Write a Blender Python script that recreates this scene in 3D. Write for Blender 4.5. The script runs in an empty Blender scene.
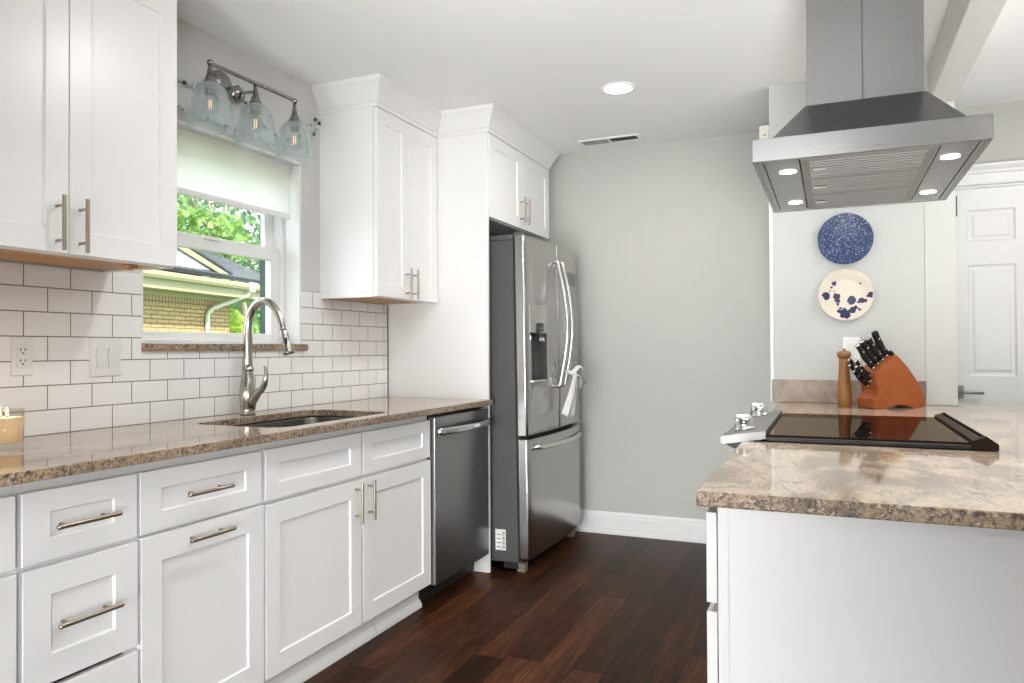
import bpy, bmesh, math, random
from mathutils import Vector, Matrix
random.seed(7)
PI = math.pi
S = bpy.context.scene
COL = S.collection

# ---------------------------------------------------------------- camera
cam_d = bpy.data.cameras.new('camera')
cam = bpy.data.objects.new('camera', cam_d)
COL.objects.link(cam)
cam_d.sensor_width = 36.0
cam_d.lens = 739.1245 / 1024 * 36.0
cam_d.clip_start = 0.05
a_, t_, r_ = math.radians(23.3515), math.radians(0.6079), math.radians(-0.3044)
R_ = Vector((math.cos(a_), math.sin(a_), 0)); F0 = Vector((-math.sin(a_), math.cos(a_), 0)); ZZ = Vector((0, 0, 1))
FW = F0 * math.cos(t_) + ZZ * math.sin(t_); UP = -F0 * math.sin(t_) + ZZ * math.cos(t_)
RT = R_ * math.cos(r_) + UP * math.sin(r_); UP = UP * math.cos(r_) - R_ * math.sin(r_)
cam.matrix_world = Matrix(((RT.x, UP.x, -FW.x, 2.2879), (RT.y, UP.y, -FW.y, 0), (RT.z, UP.z, -FW.z, 1.1756), (0, 0, 0, 1)))
S.camera = cam

# ---------------------------------------------------------------- exposure, sky, sun, big lights
S.view_settings.view_transform = 'Standard'
S.view_settings.look = 'None'
S.view_settings.gamma = 1.0
S.view_settings.use_curve_mapping = False
S.view_settings.exposure = 0.06
w = bpy.data.worlds.new('sky'); S.world = w; w.use_nodes = True
bg = w.node_tree.nodes['Background']
bg.inputs['Color'].default_value = (0.80, 0.92, 1.0, 1)
bg.inputs['Strength'].default_value = 3.7


def light(name, kind, loc, power, color=(1, 1, 1), size=None, size_y=None, aim=None, spread=None, shape=None):
    d = bpy.data.lights.new(name, kind)
    d.energy = power; d.color = color
    if kind == 'AREA':
        d.shape = shape or 'RECTANGLE'; d.size = size
        if d.shape in ('RECTANGLE', 'ELLIPSE'): d.size_y = size_y
        if spread: d.spread = spread
    elif kind == 'SUN':
        d.angle = math.radians(1.0)
    o = bpy.data.objects.new(name, d); COL.objects.link(o); o.location = loc
    if aim is not None:
        o.rotation_euler = (Vector(aim) - Vector(loc)).to_track_quat('-Z', 'Y').to_euler()
    return o


light('sun', 'SUN', (6, -4, 12), 10.0, (1, 0.95, 0.82), aim=(6 - 6.0, -4 + 3.0, 12 - 6.5))
# added fill: unseen area lights low behind the camera, brightening lower fronts and back wall
COOL = (0.97, 0.985, 1.0)
for dl_, da_, dp_, dx_, dy_, ds_ in (((1.3, -2.0, 0.7), (1.2, 4.5, 0.3), 11.0, 1.4, 1.0, 42), ((3.6, -1.6, 0.7), (0.6, 2.0, 0.3), 3.2, 1.2, 0.9, 50), ((2.0, -0.6, 0.6), (0.6, 2.0, 0.3), 1.3, 0.8, 0.6, 60)):
    light('rear_low_fill', 'AREA', dl_, dp_, COOL, dx_, dy_, aim=da_, spread=math.radians(ds_))
# added unseen uplights aimed at the ceiling, to brighten it and even out the room
for fl_, fa_, fp_, fz_, fs_ in (((2.6, -0.6, 1.02), (2.2, 1.6, 2.45), 20, 0.5, 68), ((1.3, -0.6, 0.4), (1.2, 2.2, 2.45), 5.5, 0.5, 60), ((2.0, 0.1, 1.9), (1.8, 1.5, 2.45), 6.5, 0.7, 100), ((3.85, 2.6, 1.2), (3.6, 3.4, 2.45), 11, 0.7, 140)):
    light('ceiling_bounce_fill', 'AREA', fl_, fp_, COOL, fz_, fz_, aim=fa_, spread=math.radians(fs_))
# recessed ceiling cans along the aisle (the far one is seen in the photograph) and in the room to the right
CAN_C = (1.0, 0.985, 0.965)
for cx_, cy_, cw_ in ((1.34, 3.525, 7), (1.34, 2.15, 11), (3.5, 1.2, 16), (3.5, 3.0, 16), (3.5, -0.9, 18)):
    light('ceiling_can_light', 'AREA', (cx_, cy_, 2.440), cw_, CAN_C, 0.13, shape='DISK', aim=(cx_, cy_, 0))

# ---------------------------------------------------------------- materials


class NT:
    def __init__(s, name):
        s.m = bpy.data.materials.new(name); s.m.use_nodes = True
        s.t = s.m.node_tree; s.p = s.t.nodes['Principled BSDF']

    def n(s, typ, **kw):
        o = s.t.nodes.new(typ)
        for k, v in kw.items():
            if k.startswith('i_'):
                o.inputs[k[2:].replace('_', ' ')].default_value = v
            else:
                setattr(o, k, v)
        return o

    def l(s, a, b): s.t.links.new(a, b)

    def coord(s, scale=(1, 1, 1), rot=(0, 0, 0), loc=(0, 0, 0)):
        tc = s.n('ShaderNodeTexCoord'); mp = s.n('ShaderNodeMapping')
        mp.inputs['Scale'].default_value = scale; mp.inputs['Rotation'].default_value = rot; mp.inputs['Location'].default_value = loc
        s.l(tc.outputs['Object'], mp.inputs['Vector']); return mp.outputs['Vector']

    def noise(s, vec, scale, detail=4, rough=0.55, dist=0.0):
        o = s.n('ShaderNodeTexNoise'); s.l(vec, o.inputs['Vector'])
        o.inputs['Scale'].default_value = scale; o.inputs['Detail'].default_value = detail
        o.inputs['Roughness'].default_value = rough; o.inputs['Distortion'].default_value = dist
        return o.outputs['Fac']

    def ramp(s, fac, stops, interp='LINEAR'):
        o = s.n('ShaderNodeValToRGB'); e = o.color_ramp.elements; o.color_ramp.interpolation = interp
        while len(e) < len(stops): e.new(0.5)
        for q, (pos, c) in zip(e, stops):
            q.position = pos; q.color = (c, c, c, 1) if isinstance(c, (int, float)) else (*c, 1)
        s.l(fac, o.inputs['Fac']); return o.outputs['Color']

    def mix(s, fac, a, b, mode='MIX'):
        o = s.n('ShaderNodeMix', data_type='RGBA', blend_type=mode)
        for sock, v in ((o.inputs[0], fac), (o.inputs[6], a), (o.inputs[7], b)):
            if isinstance(v, (int, float)): sock.default_value = v
            elif isinstance(v, tuple): sock.default_value = (*v, 1)
            else: s.l(v, sock)
        return o.outputs[2]

    def math(s, op, a, b=None, c=None):
        o = s.n('ShaderNodeMath', operation=op)
        for i, v in enumerate((a, b, c)):
            if v is None: continue
            if isinstance(v, (int, float)): o.inputs[i].default_value = v
            else: s.l(v, o.inputs[i])
        return o.outputs[0]

    def bump(s, h, strength=0.2, dist=0.002):
        o = s.n('ShaderNodeBump'); o.inputs['Strength'].default_value = strength; o.inputs['Distance'].default_value = dist
        s.l(h, o.inputs['Height']); s.l(o.outputs['Normal'], s.p.inputs['Normal'])

    def base(s, c): s.l(c, s.p.inputs['Base Color'])
    def rough(s, c): s.l(c, s.p.inputs['Roughness'])


def plain(name, col, rough=0.5, metal=0.0, var=0.04, scale=6, bump=0.0, bscale=300, coat=0.0, spec=None):
    m = NT(name); v = m.coord()
    n = m.noise(v, scale, 3)
    a = tuple(max(0, c * (1 - var)) for c in col); b = tuple(min(1, c * (1 + var)) for c in col)
    m.base(m.ramp(n, [(0.3, a), (0.7, b)]))
    m.p.inputs['Roughness'].default_value = rough; m.p.inputs['Metallic'].default_value = metal
    if coat: m.p.inputs['Coat Weight'].default_value = coat
    if spec is not None: m.p.inputs['Specular IOR Level'].default_value = spec
    if bump: m.bump(m.noise(v, bscale, 3), bump, 0.001)
    return m.m


def emit(name, col, strength):
    m = NT(name)
    m.p.inputs['Base Color'].default_value = (*col, 1)
    m.p.inputs['Emission Color'].default_value = (*col, 1); m.p.inputs['Emission Strength'].default_value = strength
    return m.m


def steel(name, col, rough, axis, var=0.02, streak=90):
    m = NT(name)
    sc = [streak, streak, streak]; sc['XYZ'.index(axis)] = 2.0
    v = m.coord(tuple(sc)); n = m.noise(v, 1.0, 3)
    v2 = m.coord((3, 3, 3)); n2 = m.noise(v2, 1.0, 2)
    c = m.ramp(n, [(0.3, tuple(x * (1 - var) for x in col)), (0.7, tuple(min(1, x * (1 + var)) for x in col))])
    m.base(c)
    m.rough(m.math('ADD', m.math('MULTIPLY', n, 0.03), m.math('ADD', m.math('MULTIPLY', n2, 0.03), rough - 0.03)))
    m.p.inputs['Metallic'].default_value = 1.0
    return m.m


def granite(name, edge=False, tone=1.0):
    m = NT(name)
    v = m.coord((1.0, 0.55, 1.0), (0, 0, 0.5))
    v1 = m.coord()
    big = m.noise(v, 3.2, 7, 0.6, 1.6)
    base = m.ramp(big, [(p_, tuple(c_ * tone for c_ in k_)) for p_, k_ in ((0.30, (0.189, 0.15, 0.121)), (0.42, (0.342, 0.274, 0.215)), (0.50, (0.496, 0.406, 0.329)), (0.60, (0.541, 0.454, 0.379)), (0.72, (0.342, 0.274, 0.22)))])
    vein = m.noise(m.coord((1.0, 0.45, 1.0), (0, 0, 0.9)), 2.6, 9, 0.65, 2.2)
    vm = m.ramp(vein, [(0.47, 0.0), (0.50, 1.0), (0.53, 0.0)])
    base = m.mix(m.math('MULTIPLY', vm, 0.55), base, (0.20, 0.17, 0.15))
    sp = m.noise(v1, 120 if edge else 150, 4, 0.7)
    spm = m.ramp(sp, [(0.36, 0.25 if edge else 0.62), (0.52, 1.0)] if edge else [(0.34, 0.55), (0.50, 1.0)])
    base = m.mix(1.0, base, spm, 'MULTIPLY')
    if edge:
        base = m.mix(1.0, base, (1.0, 0.90, 0.76), 'MULTIPLY')
        sp2 = m.noise(v1, 70, 3, 0.7)
        base = m.mix(m.ramp(sp2, [(0.52, 0.0), (0.60, 0.9)]), base, (0.075, 0.062, 0.052))
        lt = m.noise(v1, 95, 3, 0.7, 0.4)
        base = m.mix(m.ramp(lt, [(0.57, 0.0), (0.64, 0.6)]), base, (0.70, 0.64, 0.56))
        m.p.inputs['Roughness'].default_value = 0.35
        m.bump(sp, 0.5, 0.004)
    else:
        m.p.inputs['Roughness'].default_value = 0.07
        m.p.inputs['Specular IOR Level'].default_value = 0.6
    base = m.mix(1.0, base, (1.0, 0.955, 0.885), 'MULTIPLY')
    m.base(base)
    return m.m


def wood(name, dark, light_, axis='X', scale=14, rough=0.4, coat=0.0):
    m = NT(name)
    sc = [1, 1, 1]
    for i in range(3):
        if 'XYZ'[i] != axis: sc[i] = 9
    v = m.coord(tuple(sc)); n = m.noise(v, scale / 5, 6, 0.6, 0.8)
    m.base(m.ramp(n, [(0.3, dark), (0.7, light_)]))
    m.p.inputs['Roughness'].default_value = rough
    if coat: m.p.inputs['Coat Weight'].default_value = coat
    m.bump(n, 0.05, 0.001)
    return m.m


def floor_mat():
    m = NT('walnut_planks')
    tc = m.n('ShaderNodeTexCoord'); sep = m.n('ShaderNodeSeparateXYZ'); m.l(tc.outputs['Object'], sep.inputs[0])
    PW, PL = 0.127, 1.15
    xi = m.math('DIVIDE', sep.outputs['X'], PW); row = m.math('FLOOR', xi)
    wn = m.n('ShaderNodeTexWhiteNoise', noise_dimensions='1D'); m.l(row, wn.inputs['W'])
    yy = m.math('ADD', m.math('DIVIDE', sep.outputs['Y'], PL), m.math('MULTIPLY', wn.outputs['Value'], 7.3))
    col = m.math('FLOOR', yy)
    cmb = m.n('ShaderNodeCombineXYZ'); m.l(row, cmb.inputs[0]); m.l(col, cmb.inputs[1])
    wn2 = m.n('ShaderNodeTexWhiteNoise', noise_dimensions='2D'); m.l(cmb.outputs[0], wn2.inputs['Vector'])
    pid = wn2.outputs['Value']
    # grain, shifted per plank
    cmb2 = m.n('ShaderNodeCombineXYZ')
    m.l(m.math('ADD', m.math('MULTIPLY', sep.outputs['X'], 30), m.math('MULTIPLY', pid, 40)), cmb2.inputs[0])
    m.l(m.math('ADD', m.math('MULTIPLY', sep.outputs['Y'], 2.4), m.math('MULTIPLY', pid, 17)), cmb2.inputs[1])
    g = m.noise(cmb2.outputs[0], 1.3, 7, 0.65, 0.9)
    c1 = m.ramp(g, [(0.30, (0.014, 0.0046, 0.0020)), (0.50, (0.042, 0.0150, 0.0064)), (0.70, (0.092, 0.0340, 0.0148))])
    c2 = m.mix(1.0, c1, m.ramp(pid, [(0.0, 0.50), (0.35, 0.85), (0.75, 1.15), (1.0, 2.1)]), 'MULTIPLY')
    fx = m.math('FRACT', xi); fy = m.math('FRACT', yy)
    ex = m.math('MINIMUM', fx, m.math('SUBTRACT', 1.0, fx)); ey = m.math('MINIMUM', fy, m.math('SUBTRACT', 1.0, fy))
    gap = m.math('MULTIPLY', m.math('GREATER_THAN', ex, 0.013), m.math('GREATER_THAN', ey, 0.0016))
    m.base(m.mix(gap, (0.006, 0.003, 0.002), c2))
    m.rough(m.math('ADD', 0.30, m.math('MULTIPLY', g, 0.16))); m.p.inputs['Specular IOR Level'].default_value = 0.10
    m.bump(m.math('ADD', gap, m.math('MULTIPLY', g, 0.12)), 0.25, 0.0012)
    return m.m


def brick_mat(name, c1, c2, mortar, bw, rh, ms, axes, off, offset=0.5, rough=0.2, bump=0.3, smooth=0.1, squash=None):
    """courses of bricks or tiles; axes picks the two object axes, off the origin of the bond"""
    m = NT(name)
    tc = m.n('ShaderNodeTexCoord'); sep = m.n('ShaderNodeSeparateXYZ'); m.l(tc.outputs['Object'], sep.inputs[0])
    cmb = m.n('ShaderNodeCombineXYZ')
    m.l(m.math('SUBTRACT', sep.outputs[axes[0]], off[0]), cmb.inputs[0]); m.l(m.math('SUBTRACT', sep.outputs[axes[1]], off[1]), cmb.inputs[1])
    b = m.n('ShaderNodeTexBrick', offset=offset)
    m.l(cmb.outputs[0], b.inputs['Vector'])
    for k, v in (('Scale', 1.0), ('Mortar Size', ms), ('Mortar Smooth', smooth), ('Bias', 0.0), ('Brick Width', bw), ('Row Height', rh)):
        b.inputs[k].default_value = v
    b.inputs['Color1'].default_value = (*c1, 1); b.inputs['Color2'].default_value = (*c2, 1); b.inputs['Mortar'].default_value = (*mortar, 1)
    m.base(b.outputs['Color'])
    m.rough(m.math('ADD', rough, m.math('MULTIPLY', b.outputs['Fac'], 0.5)))
    m.bump(m.math('SUBTRACT', 1.0, b.outputs['Fac']), bump, 0.002)
    return m.m


def glass(name, col=(1, 1, 1), rough=0.0, ior=1.45, tint=0.0, alpha_mix=None):
    m = NT(name)
    m.p.inputs['Base Color'].default_value = (*col, 1)
    m.p.inputs['Roughness'].default_value = rough; m.p.inputs['IOR'].default_value = ior
    m.p.inputs['Transmission Weight'].default_value = 1.0
    return m.m


def pane_glass(name, tint=(1, 1, 1), refl=0.06):
    """thin clear sheet: mostly see-through with a faint mirror"""
    m = NT(name)
    tr = m.n('ShaderNodeBsdfTransparent'); tr.inputs['Color'].default_value = (*tint, 1)
    gl = m.n('ShaderNodeBsdfGlossy'); gl.inputs['Roughness'].default_value = 0.02
    lw = m.n('ShaderNodeLayerWeight'); lw.inputs['Blend'].default_value = 0.5
    mx = m.n('ShaderNodeMixShader')
    m.l(m.math('ADD', refl * 0.5, m.math('MULTIPLY', m.math('POWER', lw.outputs['Facing'], 4.0), refl * 6)), mx.inputs[0]); m.l(tr.outputs[0], mx.inputs[1]); m.l(gl.outputs[0], mx.inputs[2])
    m.l(mx.outputs[0], m.t.nodes['Material Output'].inputs['Surface'])
    return m.m


def translucent(name, col, amount=0.5, rough=0.8):
    m = NT(name)
    tl = m.n('ShaderNodeBsdfTranslucent'); tl.inputs['Color'].default_value = (*col, 1)
    m.p.inputs['Base Color'].default_value = (*col, 1); m.p.inputs['Roughness'].default_value = rough
    mx = m.n('ShaderNodeMixShader'); mx.inputs[0].default_value = amount
    m.l(m.p.outputs[0], mx.inputs[1]); m.l(tl.outputs[0], mx.inputs[2])
    m.l(mx.outputs[0], m.t.nodes['Material Output'].inputs['Surface'])
    return m.m


def leaf_mat(name, a, b):
    m = NT(name); v = m.coord()
    c = m.ramp(m.noise(v, 2.5, 4), [(0.35, a), (0.65, b)])
    m.base(c); m.p.inputs['Roughness'].default_value = 0.5
    tl = m.n('ShaderNodeBsdfTranslucent'); m.l(c, tl.inputs['Color'])
    mx = m.n('ShaderNodeMixShader'); mx.inputs[0].default_value = 0.45
    m.l(m.p.outputs[0], mx.inputs[1]); m.l(tl.outputs[0], mx.inputs[2])
    m.l(mx.outputs[0], m.t.nodes['Material Output'].inputs['Surface'])
    return m.m


M = {}
M['white'] = plain('white_cabinet_paint', (0.835, 0.83, 0.82), 0.32, var=0.008, scale=2)
M['trim'] = plain('white_trim_paint', (0.82, 0.815, 0.80), 0.35, var=0.01, scale=3)
M['vinyl'] = plain('white_window_vinyl', (0.84, 0.84, 0.83), 0.3, var=0.01)
M['wall_left'] = plain('warm_grey_wall_paint', (0.60, 0.59, 0.575), 0.6, var=0.012, scale=3, bump=0.06, bscale=160)
M['wall'] = plain('pale_grey_wall_paint', (0.515, 0.512, 0.478), 0.6, var=0.012, scale=3, bump=0.06, bscale=160)
M['wall_pil'] = plain('textured_pale_wall_paint', (0.53, 0.545, 0.525), 0.6, var=0.012, scale=3, bump=0.25, bscale=60)
M['ceil'] = plain('ceiling_paint', (0.90, 0.90, 0.895), 0.8, var=0.006, scale=2)
M['tile'] = brick_mat('white_subway_tile', (0.87, 0.865, 0.855), (0.84, 0.835, 0.825), (0.16, 0.15, 0.145), 0.1535, 0.0775, 0.0017, (1, 2), (1.650 + 0.07675 - 0.006, 0.914), 0.5, 0.10, 0.5, 0.1)
M['granite'] = granite('polished_granite')
M['granite_edge'] = granite('speckled_granite_edge', True, 0.85)
M['granite_low'] = granite('grey_granite_strip', False, 0.68)
M['granite_low'].node_tree.nodes['Principled BSDF'].inputs['Roughness'].default_value = 0.4
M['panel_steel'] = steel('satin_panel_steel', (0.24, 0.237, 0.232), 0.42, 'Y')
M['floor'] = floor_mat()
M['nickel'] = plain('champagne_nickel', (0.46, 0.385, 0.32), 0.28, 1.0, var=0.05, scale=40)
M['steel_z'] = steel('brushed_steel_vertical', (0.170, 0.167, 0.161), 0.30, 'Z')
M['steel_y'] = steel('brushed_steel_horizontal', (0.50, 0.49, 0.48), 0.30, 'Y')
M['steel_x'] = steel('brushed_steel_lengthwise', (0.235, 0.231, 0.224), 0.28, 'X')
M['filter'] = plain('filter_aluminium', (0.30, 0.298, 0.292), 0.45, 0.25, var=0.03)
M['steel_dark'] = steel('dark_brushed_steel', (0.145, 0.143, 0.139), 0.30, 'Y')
M['steel_bar'] = plain('polished_steel_bar', (0.72, 0.71, 0.70), 0.18, 1.0, var=0.02)
M['chrome'] = plain('chrome', (0.80, 0.80, 0.80), 0.06, 1.0, var=0.01)
M['faucet'] = plain('satin_nickel', (0.47, 0.44, 0.40), 0.2, 1.0, var=0.03)
M['lampmetal'] = plain('polished_nickel', (0.30, 0.29, 0.275), 0.14, 1.0, var=0.03)
M['fridge_side'] = plain('grey_textured_enamel', (0.082, 0.081, 0.079), 0.5, 0.2, var=0.04, bump=0.1, bscale=500)
M['black'] = plain('black_plastic', (0.012, 0.012, 0.012), 0.45, var=0.1)


def ceramic():
    m = NT('black_ceramic_glass'); v = m.coord()
    df = m.n('ShaderNodeBsdfDiffuse'); m.l(m.ramp(m.noise(v, 40, 2), [(0.3, (0.008, 0.007, 0.006)), (0.7, (0.012, 0.010, 0.009))]), df.inputs['Color'])
    gl = m.n('ShaderNodeBsdfGlossy'); gl.inputs['Roughness'].default_value = 0.03; gl.inputs['Color'].default_value = (0.46, 0.36, 0.28, 1)
    fr = m.n('ShaderNodeFresnel'); fr.inputs['IOR'].default_value = 1.5
    mx = m.n('ShaderNodeMixShader'); m.l(fr.outputs[0], mx.inputs[0]); m.l(df.outputs[0], mx.inputs[1]); m.l(gl.outputs[0], mx.inputs[2])
    m.l(mx.outputs[0], m.t.nodes['Material Output'].inputs['Surface'])
    return m.m


M['blackglass'] = ceramic()
M['bronze'] = plain('dark_bronze_enamel', (0.028, 0.017, 0.012), 0.6, var=0.05, spec=0.15)
M['ply'] = wood('maple_plywood', (0.42, 0.22, 0.09), (0.58, 0.33, 0.15), 'Y', 10, 0.5)
M['cherry'] = wood('cherry_wood', (0.25, 0.056, 0.010), (0.35, 0.092, 0.019), 'X', 10, 0.5)
M['oak'] = wood('turned_wood', (0.20, 0.080, 0.020), (0.33, 0.150, 0.042), 'Z', 14, 0.35)
M['handle_blk'] = plain('black_knife_handle', (0.008, 0.008, 0.008), 0.45, var=0.1, spec=0.25)
M['plastic_w'] = plain('white_switch_plastic', (0.78, 0.775, 0.76), 0.3, var=0.005)
M['cream_plastic'] = plain('cream_plastic', (0.72, 0.70, 0.60), 0.4, var=0.01)
M['slot'] = plain('dark_slot', (0.05, 0.05, 0.05), 0.6, var=0.05)
M['cloth'] = plain('white_cotton', (0.78, 0.77, 0.75), 0.9, var=0.03, scale=30, bump=0.3, bscale=900)
M['shade'] = translucent('roller_shade_fabric', (0.98, 0.955, 0.95), 0.78)
M['wax'] = translucent('cream_wax', (0.97, 0.90, 0.76), 0.6, 0.5)
M['flame'] = emit('candle_flame', (1.0, 0.72, 0.30), 9.0)
M['can'] = emit('can_lens', (1.0, 0.97, 0.92), 5.0)
M['led'] = emit('hood_lamp_lens', (1.0, 0.97, 0.90), 6.0)
M['filament'] = emit('bulb_filament', (1.0, 0.62, 0.28), 1.1)
M['glass'] = glass('clear_glass')
M['pane'] = pane_glass('window_pane')
M['seeded'] = None
M['bulbglass'] = pane_glass('bulb_glass', (0.97, 0.96, 0.93), 0.14)
M['jarglass'] = pane_glass('jar_glass', (0.96, 0.95, 0.92), 0.10)


def seeded_mat():
    m = NT('seeded_aqua_glass')
    tr = m.n('ShaderNodeBsdfTransparent'); tr.inputs['Color'].default_value = (0.965, 0.985, 0.99, 1)
    gl = m.n('ShaderNodeBsdfGlossy'); gl.inputs['Roughness'].default_value = 0.06
    df = m.n('ShaderNodeBsdfTranslucent'); df.inputs['Color'].default_value = (0.86, 0.97, 1.0, 1)
    lw = m.n('ShaderNodeLayerWeight'); lw.inputs['Blend'].default_value = 0.35
    v = m.coord(); vo = m.n('ShaderNodeTexVoronoi'); vo.inputs['Scale'].default_value = 170; m.l(v, vo.inputs['Vector'])
    seeds = m.ramp(vo.outputs['Distance'], [(0.10, 0.16), (0.22, 0.0)])
    mx1 = m.n('ShaderNodeMixShader'); mx2 = m.n('ShaderNodeMixShader')
    m.l(m.math('ADD', m.math('MULTIPLY', lw.outputs['Facing'], 0.30), m.math('ADD', 0.11, seeds)), mx1.inputs[0])
    m.l(tr.outputs[0], mx1.inputs[1]); m.l(df.outputs[0], mx1.inputs[2])
    m.l(m.math('MULTIPLY', lw.outputs['Fresnel'], 0.35), mx2.inputs[0])
    m.l(mx1.outputs[0], mx2.inputs[1]); m.l(gl.outputs[0], mx2.inputs[2])
    m.l(mx2.outputs[0], m.t.nodes['Material Output'].inputs['Surface'])
    return m.m


M['seeded'] = seeded_mat()

# ---------------------------------------------------------------- mesh helpers


def V(*a): return Vector(a)


class B:
    """collects shapes into one mesh"""

    def __init__(s): s.bm = bmesh.new()

    def _new(s, fn, mi=0, smooth=False):
        n0 = set(s.bm.faces)
        fn()
        for f in s.bm.faces:
            if f not in n0:
                f.material_index = mi; f.smooth = smooth

    def box(s, x0, x1, y0, y1, z0, z1, bev=0.0, seg=1, mi=0):
        def go():
            q = bmesh.ops.create_cube(s.bm, size=1.0)['verts']
            bmesh.ops.scale(s.bm, vec=(x1 - x0, y1 - y0, z1 - z0), verts=q)
            bmesh.ops.translate(s.bm, vec=((x0 + x1) / 2, (y0 + y1) / 2, (z0 + z1) / 2), verts=q)
            if bev > 0:
                ed = list({e for v in q for e in v.link_edges})
                bmesh.ops.bevel(s.bm, geom=ed, offset=bev, segments=seg, profile=0.5, affect='EDGES')
        s._new(go, mi); return s

    def loft(s, loops, cap0=True, cap1=True, mi=0, smooth=True, closed=True):
        def go():
            L = [[s.bm.verts.new(p) for p in lp] for lp in loops]
            n = len(L[0])
            for a, b in zip(L, L[1:]):
                for i in range(n if closed else n - 1):
                    j = (i + 1) % n
                    s.bm.faces.new((a[i], a[j], b[j], b[i]))
            if cap0: s.bm.faces.new(list(reversed(L[0])))
            if cap1: s.bm.faces.new(L[-1])
        s._new(go, mi, smooth); return s

    def lathe(s, prof, c=(0, 0, 0), axis=(0, 0, 1), n=32, mi=0, smooth=True, cap0=True, cap1=True):
        """prof: (radius, height) pairs along axis from c"""
        ax = Vector(axis).normalized(); q = ax.to_track_quat('Z', 'Y').to_matrix(); c = Vector(c)
        loops = [[c + q @ V(r * math.cos(2 * PI * i / n), r * math.sin(2 * PI * i / n), h) for i in range(n)] for r, h in prof]
        return s.loft(loops, cap0, cap1, mi, smooth)

    def cyl(s, p0, p1, r0, r1=None, n=20, mi=0, smooth=True):
        p0, p1 = Vector(p0), Vector(p1); r1 = r0 if r1 is None else r1
        return s.lathe([(r0, 0), (r1, (p1 - p0).length)], p0, p1 - p0, n, mi, smooth)

    def tube(s, pts, r, n=12, mi=0, flat=None):
        """round (or flattened: flat=(ru, rv, up)) bar swept along points"""
        P = [Vector(p) for p in pts]; R = r if isinstance(r, (list, tuple)) else [r] * len(P)
        T = [(P[min(i + 1, len(P) - 1)] - P[max(i - 1, 0)]).normalized() for i in range(len(P))]
        u = T[0].orthogonal().normalized()
        if flat: u = (Vector(flat[2]) - Vector(flat[2]).dot(T[0]) * T[0]).normalized()
        loops = []
        for i, p in enumerate(P):
            u = (u - u.dot(T[i]) * T[i]).normalized(); v = T[i].cross(u)
            ru, rv = (flat[0], flat[1]) if flat else (R[i], R[i])
            loops.append([p + u * ru * math.cos(2 * PI * k / n) + v * rv * math.sin(2 * PI * k / n) for k in range(n)])
        return s.loft(loops, True, True, mi)

    def sphere(s, c, r, mi=0, u=16, v=10, sc=(1, 1, 1)):
        def go():
            q = bmesh.ops.create_uvsphere(s.bm, u_segments=u, v_segments=v, radius=r)['verts']
            bmesh.ops.scale(s.bm, vec=sc, verts=q); bmesh.ops.translate(s.bm, vec=c, verts=q)
        s._new(go, mi, True); return s

    def prism(s, poly, p0, e1, e2, ext, mi=0, smooth=False):
        """polygon in the plane (e1, e2) at p0, extruded by vector ext"""
        p0, e1, e2, ext = Vector(p0), Vector(e1), Vector(e2), Vector(ext)
        a = [p0 + e1 * x + e2 * y for x, y in poly]
        return s.loft([a, [p + ext for p in a]], True, True, mi, smooth)

    def slab(s, outer, holes, z0, z1, bev=0.0):
        """flat polygon with holes between two heights; faces up = material 0, the sides = material 1"""
        edges = []
        for lp in [outer] + holes:
            vs = [s.bm.verts.new((x, y, z0)) for x, y in lp]
            edges += [s.bm.edges.new((vs[i], vs[(i + 1) % len(vs)])) for i in range(len(vs))]
        g = bmesh.ops.triangle_fill(s.bm, use_beauty=True, use_dissolve=False, edges=edges)['geom']
        fs = [f for f in g if isinstance(f, bmesh.types.BMFace)]
        e = bmesh.ops.extrude_face_region(s.bm, geom=fs)['geom']
        bmesh.ops.translate(s.bm, vec=(0, 0, z1 - z0), verts=[v for v in e if isinstance(v, bmesh.types.BMVert)])
        bmesh.ops.recalc_face_normals(s.bm, faces=s.bm.faces[:])
        if bev:
            ed = [k for k in s.bm.edges if len(k.link_faces) == 2 and k.calc_face_angle(0) > 1.0]
            bmesh.ops.bevel(s.bm, geom=ed, offset=bev, segments=2, profile=0.5, affect='EDGES')
        for f in s.bm.faces:
            f.material_index = 0 if f.normal.z > 0.75 else 1
        return s

    def panelled(s, W, H, T, panels, o, u, n, inset=0.002, depth=0.007, raised=0.0, bev=0.0012, mi=0):
        """door or drawer front W x H x T at corner o, width along u, facing n, with sunk panels (x0, x1, z0, z1)"""
        bm = bmesh.new()
        xs = sorted({0, W, *[p[0] for p in panels], *[p[1] for p in panels]})
        zs = sorted({0, H, *[p[2] for p in panels], *[p[3] for p in panels]})
        g = {(i, j): bm.verts.new((x, z, T)) for i, x in enumerate(xs) for j, z in enumerate(zs)}
        fr = {}
        for i in range(len(xs) - 1):
            for j in range(len(zs) - 1):
                fr[i, j] = bm.faces.new((g[i, j], g[i + 1, j], g[i + 1, j + 1], g[i, j + 1]))
        ext = bmesh.ops.extrude_face_region(bm, geom=list(bm.faces))  # makes the slab
        top = [k for k in ext['geom'] if isinstance(k, bmesh.types.BMFace)]
        old = [f for f in fr.values() if f.is_valid]
        if not old:  # region moved: rebuild the back
            pass
        for v in {v for f in top for v in f.verts}: pass
        # top = new copy kept at T; drop the old copy to the back
        oldv = {v for f in old for v in f.verts}
        for v in oldv: v.co.z = 0.0
        bmesh.ops.recalc_face_normals(bm, faces=bm.faces[:])
        for (x0, x1, z0, z1) in panels:
            sel = [f for f in top if f.is_valid and x0 - 1e-5 < f.calc_center_median().x < x1 + 1e-5 and z0 - 1e-5 < f.calc_center_median().y < z1 + 1e-5]
            bmesh.ops.inset_region(bm, faces=sel, thickness=inset, depth=-depth, use_even_offset=True, use_boundary=True)
            if raised:
                bmesh.ops.inset_region(bm, faces=sel, thickness=0.016, depth=0.0)
                bmesh.ops.inset_region(bm, faces=sel, thickness=0.018, depth=raised)
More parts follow.
